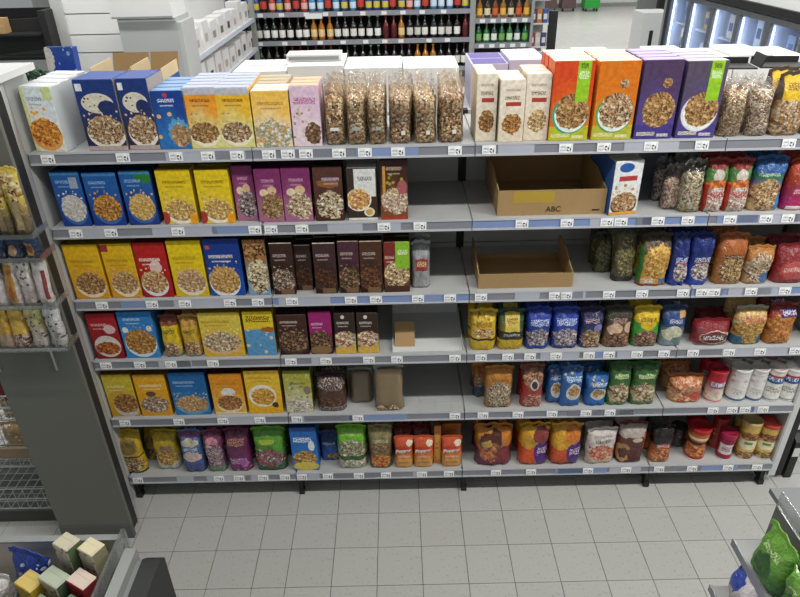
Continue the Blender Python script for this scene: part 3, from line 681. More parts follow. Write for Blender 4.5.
def tray(k, xl, xr, y_front_top, y_side_top, depth, desc, dy, back_h, marks):
    Y = Y0+dy; z = ZT[k]; a = solveX(xl, Y, z); b = solveX(xr, Y, z); w = b-a; x = (a+b)/2
    hf = solveZ(y_front_top, x, Y)-z; hs = back_h; wt = .004
    t = thing('cardboard_tray', lab(desc), 'tray', (x, Y, z+.0005))
    bm = bmesh.new(); add_box(bm, -w/2, w/2, 0, depth, 0, wt); obj('tray_floor', bm, M_CARD, t)
    bm = bmesh.new(); add_box(bm, -w/2, w/2, 0, wt, wt, hf); fr = obj('front_wall', bm, M_CARD, t)
    for s_ in (-1, 1):
        bm = bmesh.new(); x0 = -w/2 if s_ < 0 else w/2-wt
        add_prism(bm, [(wt, wt), (depth, wt), (depth, hs), (.16, hs), (.1, hf+(hs-hf)*.45), (.03, hf+.004), (wt, hf)], x0, x0+wt); obj('side_wall', bm, M_CARD, t)
    bm = bmesh.new(); add_box(bm, -w/2+wt, w/2-wt, depth-wt, depth, wt, hs*.95 if marks else .03); obj('back_wall', bm, M_CARD, t)
    if marks:
        bm = bmesh.new(); add_box(bm, -w*.36, w*.02, -.0006, 0, hf*.5, hf*.95); obj('yellow_tape', bm, mat('yellow_tape', '#b99a3c', .5), fr)
        cu = bpy.data.curves.new('stamp', 'FONT'); cu.body = 'ABC'; cu.size = .034; cu.extrude = .0004; cu.align_x = 'CENTER'
        tmp = bpy.data.objects.new('tmp', cu); col.objects.link(tmp); dg = bpy.context.evaluated_depsgraph_get(); dg.update()
        me = bpy.data.meshes.new_from_object(tmp.evaluated_get(dg)); bpy.data.objects.remove(tmp)
        s2 = obj('stamp_print', me, mat('stamp_ink', '#2c241c', .7), fr, loc=(w*.02, -.0012, hf*.14), rot=(math.pi/2, 0, 0))
        bm = bmesh.new(); add_box(bm, w*.38, w*.45, -.0008, 0, hf*.14, hf*.2); obj('small_print', bm, mat('stamp_ink'), fr)
tray(1, 497, 604, 190, 153, .42, 'empty brown cardboard tray with yellow tape on the second shelf', .03, .155, True)
tray(2, 478, 572, 274, 254, .3, 'empty brown cardboard tray with high sides on the third shelf', .03, .125, False)
P = [('grad', '#dcdad4', '#dfe0e0'), ('ell', .42, .88, .26, .085, '#2a5a9e'), ('rect', .52, .68, .32, .045, '#b03a3c')]+bowl(.48, .24, .42, .18, ('#b98c58', '#dcc298', '#6a4426'), '#5a3a34', 70)+[('sct', .5, .48, .4, .1, '#6a4a3a', '#c9a478', 36, .5), ('rect', .5, .03, .5, .03, '#d9a23c')]
carton(1, 607, 637, 161, P, 'white granola carton with blue oval logo', .075, side='#3b62a4', top='#c9c6c0', behind=3, yaw=.16, dy=.0)
clear_bag(1, 661, 679, 165, ('#b98a70', '#dcc6a8', '#9a6a50', '#e6dcc8'), 'clear bag of pink and beige clusters', .07, 1, dy=.04, fillv=.6, slump=.05)
clear_bag(1, 677.5, 701, 160, ('#c9b284', '#e6dcbc', '#8a7048', '#f0ead6'), 'clear bag of pale seeds and nuts', .08, 1, fillv=.62, slump=.06)
for xl, xr, nm in ((701, 722, 'left'), (722.5, 745.5, 'right')):
    P = [('grad', '#b9b0a4', '#8a2a26'), ('rect', .5, .96, .5, .1, '#8a2420'), ('ell', .15, .72, .3, .14, '#4a7a3c'), ('ell', .95, .76, .3, .14, '#4f7f3e'), ('ell', .5, .72, .26, .12, '#cfc8ba'), ('flk', .5, .56, .45, .09, ('#d9762c', '#e89a4c', '#a84a1c'), 50, .2), ('flk', .56, .25, .42, .26, ('#d9d2c4', '#efeae0', '#9a5a4a'), 80, .15), ('txt', .5, .36, .35, .05, '#b03030', 80), ('rect', .06, .25, .07, .3, '#b03024')]
    pouch(1, xl, xr, 158, P, 'red topped nut bag with green shoulders, %s of two' % nm, .07, 1, name='nut_bag', slump=.04)
P = [('grad', '#c9a878', '#2a5c96'), ('rect', .5, .88, .5, .16, '#285a94'), ('rect', .5, .68, .5, .05, '#3a7a5c'), ('txt', .4, .72, .3, .03, '#c9d6b0', 110), ('flk', .46, .32, .46, .32, NUT, 65, .12), ('ell', .92, .16, .16, .22, '#3c7ec0', .3)]
pouch(1, 748, 779, 156, P, 'blue topped bag of roasted nuts', .08, 1, name='nut_bag', slump=.04)
P = [('grad', '#a81e5c', '#b03a22'), ('rect', .5, .78, .5, .2, '#b5452a'), ('txt', .5, .4, .3, .05, '#e8c8d4', 90), ('rect', .5, .06, .4, .04, '#e0d8d4')]
pouch(1, 782, 815, 158, P, 'magenta and red snack bag at the right edge', .08, 1, slump=.04)

# ---- third shelf
YEL = '#e0b21c'
for xl, xr, yt, b0, b1, fl, nm, ex in (
    (77, 111, 245, '#d99a22', '#ddb01c', GRAN, 'yellow carton with brown flakes, leftmost', []),
    (113, 143.5, 244, '#d8982c', '#dfb41e', ('#c49a60', '#e2c492', '#7a5230'), 'yellow carton with red corner square', [('rect', .12, .92, .12, .06, '#a03030')]),
    (144.5, 175, 243, '#a81e22', '#b5221f', ('#cda668', '#ecd6a4', '#8a3a2a'), 'bright red carton with flake bowl', [('ell', .6, .56, .2, .12, '#e3c4c0', .2)]),
    (176.5, 210, 241, '#dfb81e', '#e3c61a', ('#c9a070', '#e8cfa8', '#8a6038'), 'lemon yellow carton with flake bowl', []),
    (211.5, 246.5, 239, '#1d4fa4', '#17398a', ('#cf9f58', '#e8c68a', '#8a5c2a'), 'blue carton with big bowl of corn flakes', [('rect', .12, .86, .06, .03, '#c05048')])):
    P = [('grad', b0, b1)]+ex+bowl(.54 if nm[0] != 'b' else .46, .29, .4, .2 if nm[:2] != 'bl' else .24, fl, '#e9dcc0' if nm[0] != 'b' else '#e3e6ea', 70)+words(.7, '#f0e8d8' if nm[0] == 'b' else '#a8801c', .45, .34)
    carton(2, xl, xr, yt, P, nm, .065, side=b1, top={'#b5221f': '#7a1a18', '#17398a': '#152c60'}.get(b1, '#8f7a14'), behind=1)
P = [('grad', '#7ea0c4', '#8a6a44'), ('flk', .5, .78, .48, .24, ('#a87440', '#c99a60', '#3a2418'), 50, .2), ('flk', .55, .34, .5, .32, ('#e3d6a0', '#f0e8c8', '#5a3424'), 55, .25)]
carton(2, 249.5, 271.5, 240, P, 'tall granola pack with banana and chocolate picture', .06, side='#6a4a34', top='#4a3020', behind=1, name='granola_pack')
for n_, (xl, xr, yt, dy, b1, fl, nm) in enumerate(((274.5, 297, 243, 0, '#3a241e', ('#7a5a44', '#cdc0ac', '#3a2218'), 'with cream pillows, leftmost'), (297.5, 314.5, 245, .035, '#3a241e', CHOC, 'set back between two others'),
    (316, 338.5, 243, 0, '#40282a', CHOC, 'third from the left'), (340, 361, 241, 0, '#4a2a34', CHOL, 'with wine red top'), (361, 383.5, 241, 0, '#4a2e1c', ('#5e3a26', '#8a5a3a', '#2a160e'), 'with milky brown front'))):
    P = [('grad', '#2c1812', b1), ('flk', .5, .28, .54, .22, fl, 60, .3), ('sct', .5, .5, .45, .06, fl[0], fl[1], 60, .5), ('rect', .62, .06, .3, .05, '#7a5c40')]+words(.76, '#b9aaa4', .42, .3)+[('rect', .5, .995, .5, .01, '#c9b9a0')]
    carton(2, xl, xr, yt, P, 'dark chocolate cereal carton '+nm, .06, side='#2a1812', top='#20130f', behind=1, dy=dy)
P = [('grad', '#6a3a26', '#7a2a26'), ('flk', .5, .36, .5, .25, ('#d9b47c', '#efe0b8', '#5a3018'), 60, .25), ('rect', .72, .74, .27, .26, '#86b82c'), ('txt', .72, .8, .2, .05, '#dcecc0', 100), ('rect', .5, .06, .5, .07, '#4a2c20')]+words(.7, '#e0b8a8', .22, .18)
carton(2, 384.5, 410.5, 242, P, 'red brown granola carton with lime square', .06, side='#4a2a20', top='#3a1c18', behind=1)
P = [('grad', '#a0a1a0', '#9a9c9c'), ('sct', .5, .5, .5, .45, '#7c7e7e', '#b8baba', 60, .7), ('rect', .55, .56, .34, .14, '#a0403c'), ('txt', .55, .58, .26, .06, '#e6c890', 90)]
pouch(2, 411.5, 430, 241, P, 'silver snack bag with red square label', .06, 1, dy=.03, seal='#a8aaaa')
P = [('grad', '#5a5a30', '#3a3a28'), ('flk', .5, .45, .45, .45, ('#6a6a40', '#8a8458', '#33301c'), 60, .2)]
pouch(2, 594, 611, 232, P, 'dark olive seed bag furthest back beside the empty tray', .075, 1, dy=.14, seal='#33332a', slump=-.05)
P = [('grad', '#4a4430', '#5c5838'), ('flk', .5, .5, .42, .4, ('#7c7448', '#a89c68', '#3c3420'), 60, .2), ('rect', .5, .06, .5, .06, '#1c1814')]
pouch(2, 612, 634, 229, P, 'dark olive seed bag leaning beside the yellow nut bag', .08, 1, dy=.05, seal='#33332a', slump=-.03)
P = [('grad', '#d9a030', '#4a3c28'), ('flk', .55, .5, .48, .36, ('#d9a848', '#e8c470', '#a06a24'), 45, .2), ('rect', .03, .4, .06, .4, '#3a7a34'), ('txt', .3, .12, .2, .05, '#e0e4ea', 90), ('rect', .8, .12, .14, .05, '#4a6a9a'), ('rect', .5, .03, .5, .03, '#a03a28')]
pouch(2, 637, 667, 233, P, 'yellow cashew nut bag with green edge', .085, 1, seal='#3a3026')
for xl, xr, nm in ((667.5, 685.5, 'left'), (685.5, 708, 'right')):
    P = [('grad', '#1d3c96', '#1c2f74'), ('flk', .55, .3, .4, .2, ('#cbbcb0', '#e8e0d8', '#5a4a50'), 55, .15), ('txt', .55, .52, .36, .06, '#d8dcec', 80), ('rect', .55, .47, .34, .015, '#b04850'), ('rect', .5, .05, .5, .06, '#1f4ab4')]
    pouch(2, xl, xr, 233, P, 'blue foil nut bag, %s of two' % nm, .075, 1, name='nut_bag', wr=1.6)
P = [('grad', '#b07434', '#a85e2c'), ('flk', .55, .32, .46, .28, ('#b08a54', '#d8b880', '#4a3222'), 65, .15), ('txt', .5, .6, .36, .05, '#3a2a24', 80), ('rect', .5, .6, .4, .002, '#e8dcc8')]
pouch(2, 713, 742, 233, P, 'copper coloured nut bag with dark lettering', .085, 1, name='nut_bag', dy=.0)
P = [('grad', '#b08a5c', '#b0763c'), ('flk', .5, .45, .5, .45, ('#cdb088', '#e6d4b4', '#5a3c30'), 75, .15), ('ell', .75, .2, .2, .14, '#4a6a9a', .4)]
pouch(2, 742.5, 769, 246, P, 'orange speckled trail mix bag', .08, 1, name='nut_bag', slump=.06)
P = [('grad', '#9a2428', '#7a1c22'), ('ell', .5, .4, .4, .25, '#b04a44', .3), ('txt', .5, .42, .3, .06, '#e0b0a8', 90)]
pouch(2, 772, 808, 244, P, 'dark red snack bag at the right edge', .09, 1, slump=.08)

# ---- fourth shelf
P = [('grad', '#8a1c24', '#a81f2a'), ('ell', .72, .66, .2, .1, '#d9b8b8', .2), ('ell', .5, .28, .46, .24, '#d6cfc6'), ('flk', .5, .24, .44, .14, ('#b8682a', '#d99048', '#6a2c18'), 60, .15)]+words(.76, '#e0b4b0', .38, .28)
carton(3, 97.5, 126, 314, P, 'red carton with bowl of amber flakes, leftmost', .062, side='#8a1c20', top='#5c1418', behind=1)
P = [('grad', '#3a8ac0', '#2f7ec4')]+[('ell', .15, .62, .09, .06, '#dfe6d8'), ('ell', .85, .64, .08, .06, '#dfe6d8')]+bowl(.52, .36, .42, .26, ('#b8803c', '#dcac64', '#6a4420'), '#d8e0e4', 65)+words(.84, '#b8d4ea', .4, .25)
carton(3, 127.5, 161.5, 312, P, 'sky blue carton with bowl of wheat flakes', .062, side='#2c6ca8', top='#2c5c90', behind=1)
for xl, xr, nm, c in ((165, 183.5, 'left', '#d9bc1e'), (184.5, 203, 'right', '#d8b030')):
    P = [('grad', c, '#8a4a30' if nm == 'left' else '#c99848'), ('rect', .5, .6, .5, .2, c), ('txt', .5, .66, .3, .05, '#6a5212', 90), ('flk', .5, .22, .46, .18, ('#b98850', '#e0cca0', '#7a4a30'), 60, .25), ('rect', .5, .03, .5, .04, '#8aa0a4')]
    pouch(3, xl, xr, 315, P, 'narrow yellow muesli bag, %s of two' % nm, .06, 1, name='muesli_bag', seal='#6a3424' if nm == 'left' else '#c9a458')
P = [('grad', '#dcae3c', '#d9c24c')]+bowl(.48, .34, .42, .22, ('#cdb088', '#ece0c4', '#7a5a38'), '#dcb88c', 60)+words(.8, '#a8842c', .4, .34)
carton(3, 205, 246, 313, P, 'wide pale yellow carton with bowl of oat squares', .065, side='#c9a83c', top='#a08c34', behind=1)
P = [('grad', '#3f86bc', '#dcc02a'), ('rect', .5, .3, .5, .3, '#5b98c4'), ('sct', .5, .3, .5, .3, '#dfe6e0', '#d8c48c', 30, .6), ('rect', .5, .82, .5, .2, '#dfc42c'), ('txt', .5, .84, .4, .07, '#6a4a1c', 70), ('ell', .8, .6, .24, .06, '#a8602c', .3)]
carton(3, 248, 277.5, 312, P, 'yellow and blue cereal carton with cartoon like seaside picture', .06, side='#c9ac24', top='#96801c', behind=1)
P = [('grad', '#2e1a14', '#40261f')]+bowl(.5, .34, .46, .26, CHOL, '#4a3024', 60)+words(.82, '#c9b8ac', .4, .3)
carton(3, 280.5, 310, 315, P, 'wide dark brown chocolate cereal carton', .065, side='#2a1812', top='#3a1c1a', behind=1)
P = [('grad', '#2c1a14', '#33201a')]+words(.7, '#8a7a70', .5, .3)
carton(3, 304, 318, 313, P, 'narrow dark brown carton wedged behind the wide brown one', .05, side='#2a1812', top='#1c100c', dy=.145)
P = [('grad', '#3a2018', '#8a1a5c'), ('rect', .5, .76, .5, .26, '#98206a'), ('flk', .45, .3, .55, .26, CHOL, 60, .25), ('ell', .45, .1, .5, .1, '#8a6a44')]+words(.72, '#e0b4d0', .36, .26)
carton(3, 311.5, 334, 312, P, 'magenta and brown chocolate cereal carton', .05, side='#6a184a', top='#3a1a2c', behind=1)
for xl, xr, nm in ((336, 357, 'left'), (358, 379.5, 'right')):
    P = [('grad', '#d0a84a', '#35261e'), ('rect', .5, .76, .5, .26, '#33241c'), ('flk', .5, .36, .5, .2, ('#dcc69a', '#f0e6cc', '#8a4a30'), 50, .3), ('sct', .5, .3, .5, .15, '#4a6a9a', None, 40, .3), ('rect', .5, .06, .5, .07, '#d9b04c'), ('ell', .42, .9, .09, .045, '#d9ccc0')]+words(.76, '#d0c4ba', .42, .3)
    carton(3, xl, xr, 313, P, 'cream and black muesli carton, %s of two' % nm, .055, side='#33241c', top='#281a14', behind=1)
# leftover white tray with cardboard sheet
t = thing('shelf_tray', 'empty white shelf tray with a leftover card on the fourth shelf', 'tray', (solveX(428, Y0+.02, ZT[3]), Y0+.018, ZT[3]+.0005))
bm = bmesh.new(); add_box(bm, -.17, .17, 0, .36, 0, .003); obj('tray_floor', bm, M_WHITE, t)
for s_ in (-1, 1):
    bm = bmesh.new(); add_prism(bm, [(0, .003), (.36, .003), (.36, .05), (0, .02)], s_*.17-.0015, s_*.17+.0015); obj('tray_wall', bm, M_WHITE, t)
bm = bmesh.new(); add_box(bm, -.17, .17, .358, .362, .003, .06); obj('tray_wall', bm, M_WHITE, t)
bm = bmesh.new(); add_prism(bm, [(0, 0), (.003, 0), (.075, .1), (.072, .1)], -.048, .048)
tag(obj('cardboard_sheet', bm, M_CARD, loc=(solveX(405, Y0+.05, ZT[3]+.02), Y0+.06, ZT[3]+.004)), 'small brown card leaning in the empty white tray', 'card')
for n_, (xl, xr, nm) in enumerate(((470, 496, 'yellow'), (497, 523.5, 'dark green'))):
    P = [('grad', '#d9b62a', '#d0ac2c'), ('sct', .5, .5, .5, .5, '#b08a3a', '#7a5a30', 40, .4), ('rect', .5, .16, .5, .16, '#d9b420'), ('rect', .5, .33, .5, .03, '#2c241c'), ('txt', .5, .7, .3, .06, '#8a5a1c', 80), ('flk', .5, .5, .4, .12, ('#e0c070', '#f0e0a8', '#8a4a30'), 50, .3)] if n_ == 0 else \
        [('grad', '#cfae24', '#2c4a30'), ('rect', .5, .42, .5, .12, '#2c2a24'), ('rect', .52, .75, .27, .22, '#d6be50'), ('txt', .52, .8, .2, .06, '#8a5a2c', 80), ('rect', .5, .16, .5, .15, '#d0b020'), ('sct', .5, .16, .5, .14, '#8a6a30', None, 44, .5), ('txt', .5, .44, .3, .03, '#c9c4b0', 110)]
    pouch(3, xl, xr, 309, P, nm+' muesli bag with yellow foot', .075, 1, name='muesli_bag')
for xl, xr, nm in ((525, 549.5, 'left'), (551, 577.5, 'right')):
    P = [('grad', '#27469a', '#1f3c9c'), ('flk', .5, .32, .48, .24, ('#b8a098', '#e0d4c8', '#3a3a6a'), 60, .3), ('txt', .5, .72, .36, .08, '#c8d4f0', 80), ('rect', .5, .05, .5, .05, '#1f3a94')]
    pouch(3, xl, xr, 307, P, 'royal blue muesli bag, %s of two' % nm, .075, 1, name='muesli_bag')
P = [('grad', '#2a3a80', '#282c50'), ('flk', .5, .28, .46, .26, ('#b08a5c', '#e0caa0', '#5a3424'), 55, .25), ('ell', .72, .58, .18, .1, '#8a8ac0'), ('txt', .45, .76, .3, .05, '#c9a8b0', 80)]
pouch(3, 578.5, 601, 307, P, 'navy nut bag with pale round badge', .07, 1, name='nut_bag')
P = [('grad', '#8a6a4c', '#3c382c'), ('ell', .36, .5, .28, .15, '#dcb898'), ('ell', .85, .54, .16, .14, '#d8b498'), ('flk', .52, .2, .5, .2, ('#7a5238', '#b0845c', '#3a2218'), 50, .25), ('txt', .5, .72, .24, .07, '#c99a90', 80)]
pouch(3, 602.5, 630, 306, P, 'dark brown nut bag with pale pink oval', .075, 1, name='nut_bag')
P = [('grad', '#4a9a3a', '#d9b81e'), ('ell', .08, .5, .3, .3, '#3f9a3c'), ('ell', .95, .5, .26, .3, '#3f9a3c'), ('rect', .5, .85, .5, .18, '#d9b71c'), ('ell', .5, .68, .3, .2, '#d9b71c'), ('flk', .5, .22, .46, .24, ('#8a6048', '#b8947a', '#46281c'), 55, .2), ('txt', .5, .74, .3, .05, '#8a5a1c', 80)]
pouch(3, 631, 657.5, 306, P, 'green and yellow nut bag', .075, 1, name='nut_bag')
P = [('grad', '#8a9aa0', '#2c4468'), ('rect', .5, .72, .5, .16, '#2a4480'), ('ell', .45, .38, .4, .2, '#d9d6b8', .15), ('ell', .75, .16, .3, .1, '#6a8a80', .3), ('txt', .5, .7, .3, .05, '#c8ccd8', 80), ('rect', .8, .86, .14, .08, '#c99a60')]
pouch(3, 658.5, 682, 305, P, 'blue grey pistachio bag', .07, 1, name='nut_bag')
P = [('grad', '#8a1e24', '#7c1a22'), ('ell', .55, .42, .42, .3, '#d8c0a8', .1), ('ell', .52, .42, .38, .26, '#5c1418', .1), ('txt', .5, .42, .28, .1, '#d9d4d8', 60), ('rect', .5, .04, .5, .05, '#b9a8a4')]
pouch(3, 692, 729, 319, P, 'red crisp bag with slanted oval badge', .1, 0, slump=.12, dy=.0)
pouch(3, 694, 730, 308, [('grad', '#5c161c', '#6a1a22'), ('txt', .5, .6, .4, .06, '#b89090', 70)], 'dark red crisp bag behind the slanted oval one', .09, 0, dy=.11)
P = [('grad', '#c99a30', '#c9a868'), ('rect', .5, .62, .5, .05, '#d8ccb8'), ('flk', .5, .4, .5, .44, ('#d0a03a', '#e0bc60', '#7a5a34'), 55, .2), ('ell', .12, .14, .2, .14, '#2c6480'), ('ell', .9, .16, .16, .2, '#2c6480'), ('txt', .5, .74, .4, .1, '#b86a5a', 60)]
pouch(3, 731, 762, 306, P, 'golden snack mix bag with teal corners', .09, 1, slump=.06, seal='#a8a49a')
P = [('grad', '#c9782a', '#8a2a24'), ('flk', .5, .42, .52, .42, ('#c47c30', '#d99a4c', '#8a4a20'), 50, .2), ('rect', .66, .84, .32, .1, '#4a2c6a'), ('txt', .66, .84, .26, .06, '#d8d0e0', 70)]
pouch(3, 764, 791, 303, P, 'orange snack bag with purple badge', .09, 1, slump=.05)

# ---- fifth shelf
P = [('grad', '#c99a2c', '#c9b43a')]+bowl(.62, .32, .4, .22, ('#9a6a38', '#c99a5c', '#5a3820'), '#c8c0b4', 60, .08)+words(.72, '#e8dca8', .4, .3)
carton(4, 112.5, 141, 375, P, 'mustard carton with tilted bowl, leftmost', .062, side='#b89a24', top='#7c6a1c', behind=1)
P = [('grad', '#dc9a24', '#e0a524'), ('flk', .5, .28, .46, .2, ('#a88a6c', '#e3d6be', '#5a4434'), 60, .15), ('ell', .45, .54, .16, .06, '#6a4a34'), ('rect', .5, .97, .5, .04, '#cfa040')]+words(.74, '#f4e2b4', .5, .36)
carton(4, 142.5, 173.5, 375, P, 'orange yellow carton with sliced loaf picture', .062, side='#c98a20', top='#7c5a18', behind=1)
P = [('grad', '#2f78b4', '#22629e'), ('sct', .5, .46, .45, .08, '#7ab0b8', None, 44, .5)]+bowl(.52, .27, .42, .19, ('#c09a64', '#e0c496', '#8a6438'), '#5aa0c8', 75)+words(.78, '#9cc4e4', .4, .3)
carton(4, 176.5, 212, 373, P, 'teal blue carton with bowl of oat rings', .062, side='#22588c', top='#1c3c60', behind=1)
P = [('grad', '#e2b44c', '#dc8e24'), ('ell', .52, .54, .22, .12, '#e4ded4', .15)]+bowl(.52, .29, .36, .18, ('#a8703c', '#cf9a5c', '#6a4024'), '#ead6b0', 65)+words(.76, '#b87820', .5, .3)+[('rect', .5, .03, .5, .015, '#f0e6cc')]
carton(4, 215.5, 247.5, 374, P, 'amber carton with spoon and chocolate flakes', .062, side='#cf8a24', top='#46241c', behind=1)
P = [('grad', '#e8b020', '#e4bc3a')]+[('ell', .46, .42, .4, .26, '#e9e4d4')]+[('flk', .48, .4, .34, .2, ('#d9a440', '#ecc468', '#a86c20'), 60, .15)]+words(.84, '#b8862c', .45, .32)+[('ell', .8, .2, .1, .06, '#4a3a20', .3)]
carton(4, 249.5, 284, 371, P, 'warm yellow carton with white bowl of corn flakes', .062, side='#cfa024', top='#55321f', behind=1)
P = [('grad', '#cfc8a0', '#a8a83c'), ('sct', .5, .5, .5, .45, '#e0dcc0', '#6a6a3c', 40, .55), ('flk', .5, .16, .5, .18, OAT, 50, .3), ('ell', .85, .54, .14, .1, '#8a7a60'), ('rect', .5, .97, .5, .04, '#7c7c2c')]+words(.7, '#6c6c2c', .5, .3)
carton(4, 287, 314, 371, P, 'olive green muesli carton with oats', .065, side='#8a8a34', top='#4a4a20', behind=1)
P = [('grad', '#4a2a1c', '#2c1c16'), ('rect', .5, .4, .5, .3, '#51301f'), ('flk', .52, .78, .46, .17, ('#6a4a3c', '#c0b4ac', '#2a1a14'), 70, .2), ('flk', .5, .26, .46, .14, ('#5c3826', '#7c5238', '#2c180f'), 60, .2), ('txt', .5, .07, .5, .06, '#8a8484', 70)]
pouch(4, 317.5, 347, 372, P, 'dark brown chocolate muesli bag', .075, 1, name='muesli_bag')
for xl, xr, yt, dy, nm in ((350, 373, 370, .06, 'grey taped kraft paper bag in clear film'), (375, 404.5, 367, .0, 'tall kraft paper bag in clear film')):
    Y = Y0+.016+dy; x, w = span(4, xl, xr, Y); h = solveZ(yt, x, Y+.02)-ZT[4]
    NAMEN[0] += 1; t = thing('kraft_bag', nm+' on the fifth shelf', 'bag', group='bags on the fifth shelf'); place(t, 4, x, Y)
    me, top = bag_mesh(w*.92, .036, h*.93, NAMEN[0], fill=.85, flat=.8, wr=.25); obj('paper', me, mat('kraft_'+nm[:4], '#8c7a5c' if dy else '#b39b70', .7, scale=20), t, loc=(0, .01, .001))
    me, top = bag_mesh(w*1.02, .058, h, NAMEN[0], fill=.85, flat=.8, wr=.3); obj('film', me, M_FILM, t); obj('top_seal', seal_mesh(top, .055, .015), M_FILM, t)
    if not dy:
        bm = bmesh.new(); n = 12
        for a in range(n):
            q4 = [bm.verts.new(p) for p in ((-w*.42+w*.84*a/n, -.004, .012), (-w*.42+w*.84*(a+1)/n, -.004, .012), (-w*.42+w*.84*(a+1)/n, -.003, .03+.012*math.sin(a+1)), (-w*.42+w*.84*a/n, -.003, .03+.012*math.sin(a)))]
            bm.faces.new(q4)
        obj('oat_crumbs', bm, loose_mat('crumbs', ('#cfbfa0', '#b8a27c', '#8a6a48')), t)
P = [('grad', '#b07c3c', '#b8782c'), ('flk', .52, .36, .46, .34, ('#b8946a', '#e0d4bc', '#3a2a20'), 85, .15), ('txt', .5, .74, .3, .04, '#8a5a20', 80)]
pouch(4, 484.5, 512, 366, P, 'amber seed mix bag in front', .08, 0, name='nut_bag')
pouch(4, 473, 490, 364, [('grad', '#3a4a50', '#a86c2c'), ('rect', .5, .3, .4, .1, '#2c4468'), ('sct', .5, .6, .5, .2, '#3a2a20', '#e0d4bc', 60, .5)], 'amber seed mix bag standing behind at the bay edge', .07, 1, dy=.09, name='nut_bag')
P = [('grad', '#a8302c', '#7a4a38'), ('rect', .1, .3, .12, .35, '#b02c26'), ('flk', .5, .74, .46, .2, ('#a87858', '#c9a078', '#6a3a2c'), 60, .2), ('ell', .55, .6, .2, .13, '#c8c4c0'), ('ell', .55, .6, .13, .09, '#3a3434'), ('flk', .55, .18, .46, .2, ('#c0645a', '#dcc0a0', '#8a2a24'), 50, .25)]
pouch(4, 520.5, 542, 364, P, 'red trail mix bag with round black badge', .075, 1, name='nut_bag')
for xl, xr, yt, nm, dy in ((546, 561, 366, 'leftmost', .03), (559, 580.5, 366, 'middle', 0), (584, 606, 373, 'rightmost', 0)):
    P = [('grad', '#2a6ab0', '#2c66a8'), ('ell', .58, .42, .36, .22, '#dcd9cc'), ('flk', .58, .46, .28, .14, ('#c9a05c', '#e3cc98', '#8a5a3c'), 55, .25), ('txt', .55, .76, .34, .06, '#cfe0ee', 80), ('rect', .5, .06, .5, .05, '#2458a4'), ('sct', .5, .88, .5, .1, '#d0b880', None, 44, .3)]
    pouch(4, xl, xr, yt, P, 'bright blue nut bag with white dish, %s of three' % nm, .07, 1, dy=dy, name='nut_bag')
for xl, xr, nm in ((606, 628.5, 'left'), (629, 655, 'right')):
    P = [('grad', '#4c7a3c', '#33602c'), ('flk', .5, .32, .48, .24, ('#cdb48c', '#e6d8b8', '#6a5030'), 42, .3), ('ell', .5, .74, .24, .07, '#6a9a3c'), ('txt', .5, .74, .3, .05, '#dce4b8', 80), ('rect', .5, .05, .5, .05, '#4a8038')]
    pouch(4, xl, xr, 362, P, 'dark green cashew bag, %s of two' % nm, .075, 1, name='nut_bag')
P = [('grad', '#c98a58', '#b07040'), ('flk', .5, .5, .55, .5, ('#d0a468', '#e3c490', '#b0483a'), 42, .2), ('ell', .75, .3, .2, .2, '#c0503c', .4)]
pouch(4, 669, 703, 374, P, 'slumped nut bag with orange print in front', .1, 0, slump=-.12, dy=.01)
pouch(4, 662, 690, 362, P, 'slumped nut bag with orange print behind', .1, 1, slump=-.08, dy=.12)
P = [('grad', '#d9d0c0', '#b02430'), ('rect', .5, .88, .5, .14, '#b42434'), ('rect', .5, .64, .36, .12, '#8a5a80'), ('txt', .5, .66, .3, .08, '#e6e0e6', 70), ('sct', .5, .32, .45, .2, '#c9a05c', '#8a6a3a', 44, .6), ('rect', .5, .04, .5, .04, '#b83040')]
can(4, 703, 722, 368, P, 'red and white tin with red lid', '#b02434', behind=1)
TIN = [('grad', '#dcdad4', '#dfddd8'), ('sct', .5, .6, .5, .3, '#b89a98', '#c8b8b0', 34, .5), ('rect', .5, .06, .6, .05, '#44608a'), ('txt', .5, .35, .3, .1, '#b8b4b0', 60)]
TIN2 = [('grad', '#dddbd5', '#dfddd8'), ('rect', .3, .74, .6, .12, '#2c5c9c'), ('rect', .3, .85, .6, .04, '#a83c3c'), ('txt', .3, .76, .3, .06, '#e0e6ee', 60), ('txt', .4, .4, .3, .1, '#9a9894', 60), ('rect', .5, .04, .6, .04, '#8a8884')]
for n_, (xl, xr) in enumerate(((724.5, 745), (743.5, 761.5), (761, 779), (777, 794.5))):
    can(4, xl, xr, 366, TIN if n_ < 2 else TIN2, ['white snack tin with plum pattern', 'white snack tin with blue foot', 'white snack tin with blue label', 'white snack tin with blue label at the right end'][n_], '#d6d3cc' if n_ != 2 else '#d9c8c4', behind=1, lidh=.016)

# ---- bottom shelf
P = [('grad', '#c9a024', '#c0a024'), ('ell', .5, .7, .4, .18, '#8a7438', .2), ('flk', .5, .26, .46, .2, ('#b08a4c', '#dcc89c', '#4a3018'), 50, .25), ('rect', .5, .45, .5, .02, '#4a3a1c'), ('txt', .5, .76, .3, .05, '#5a4a1c', 80), ('rect', .5, .03, .5, .03, '#3a3018')]
pouch(5, 122, 147, 430, P, 'yellow muesli bag with dark foot, leftmost', .08, 0, name='muesli_bag')
pouch(5, 148, 163, 429, P, 'yellow muesli bag set back between two others', .08, 0, dy=.1, name='muesli_bag')
P = [('grad', '#c8c0a4', '#b8a02c'), ('rect', .5, .72, .5, .3, '#bfa428'), ('ell', .55, .56, .28, .14, '#9a7a5c', .2), ('flk', .55, .34, .42, .2, ('#c99a44', '#e3c478', '#8a5c28'), 50, .25), ('rect', .5, .06, .5, .07, '#bcc0bc')]
pouch(5, 157, 181.5, 430, P, 'yellow muesli bag with pale silver foot', .08, 1, dy=.025, name='muesli_bag')
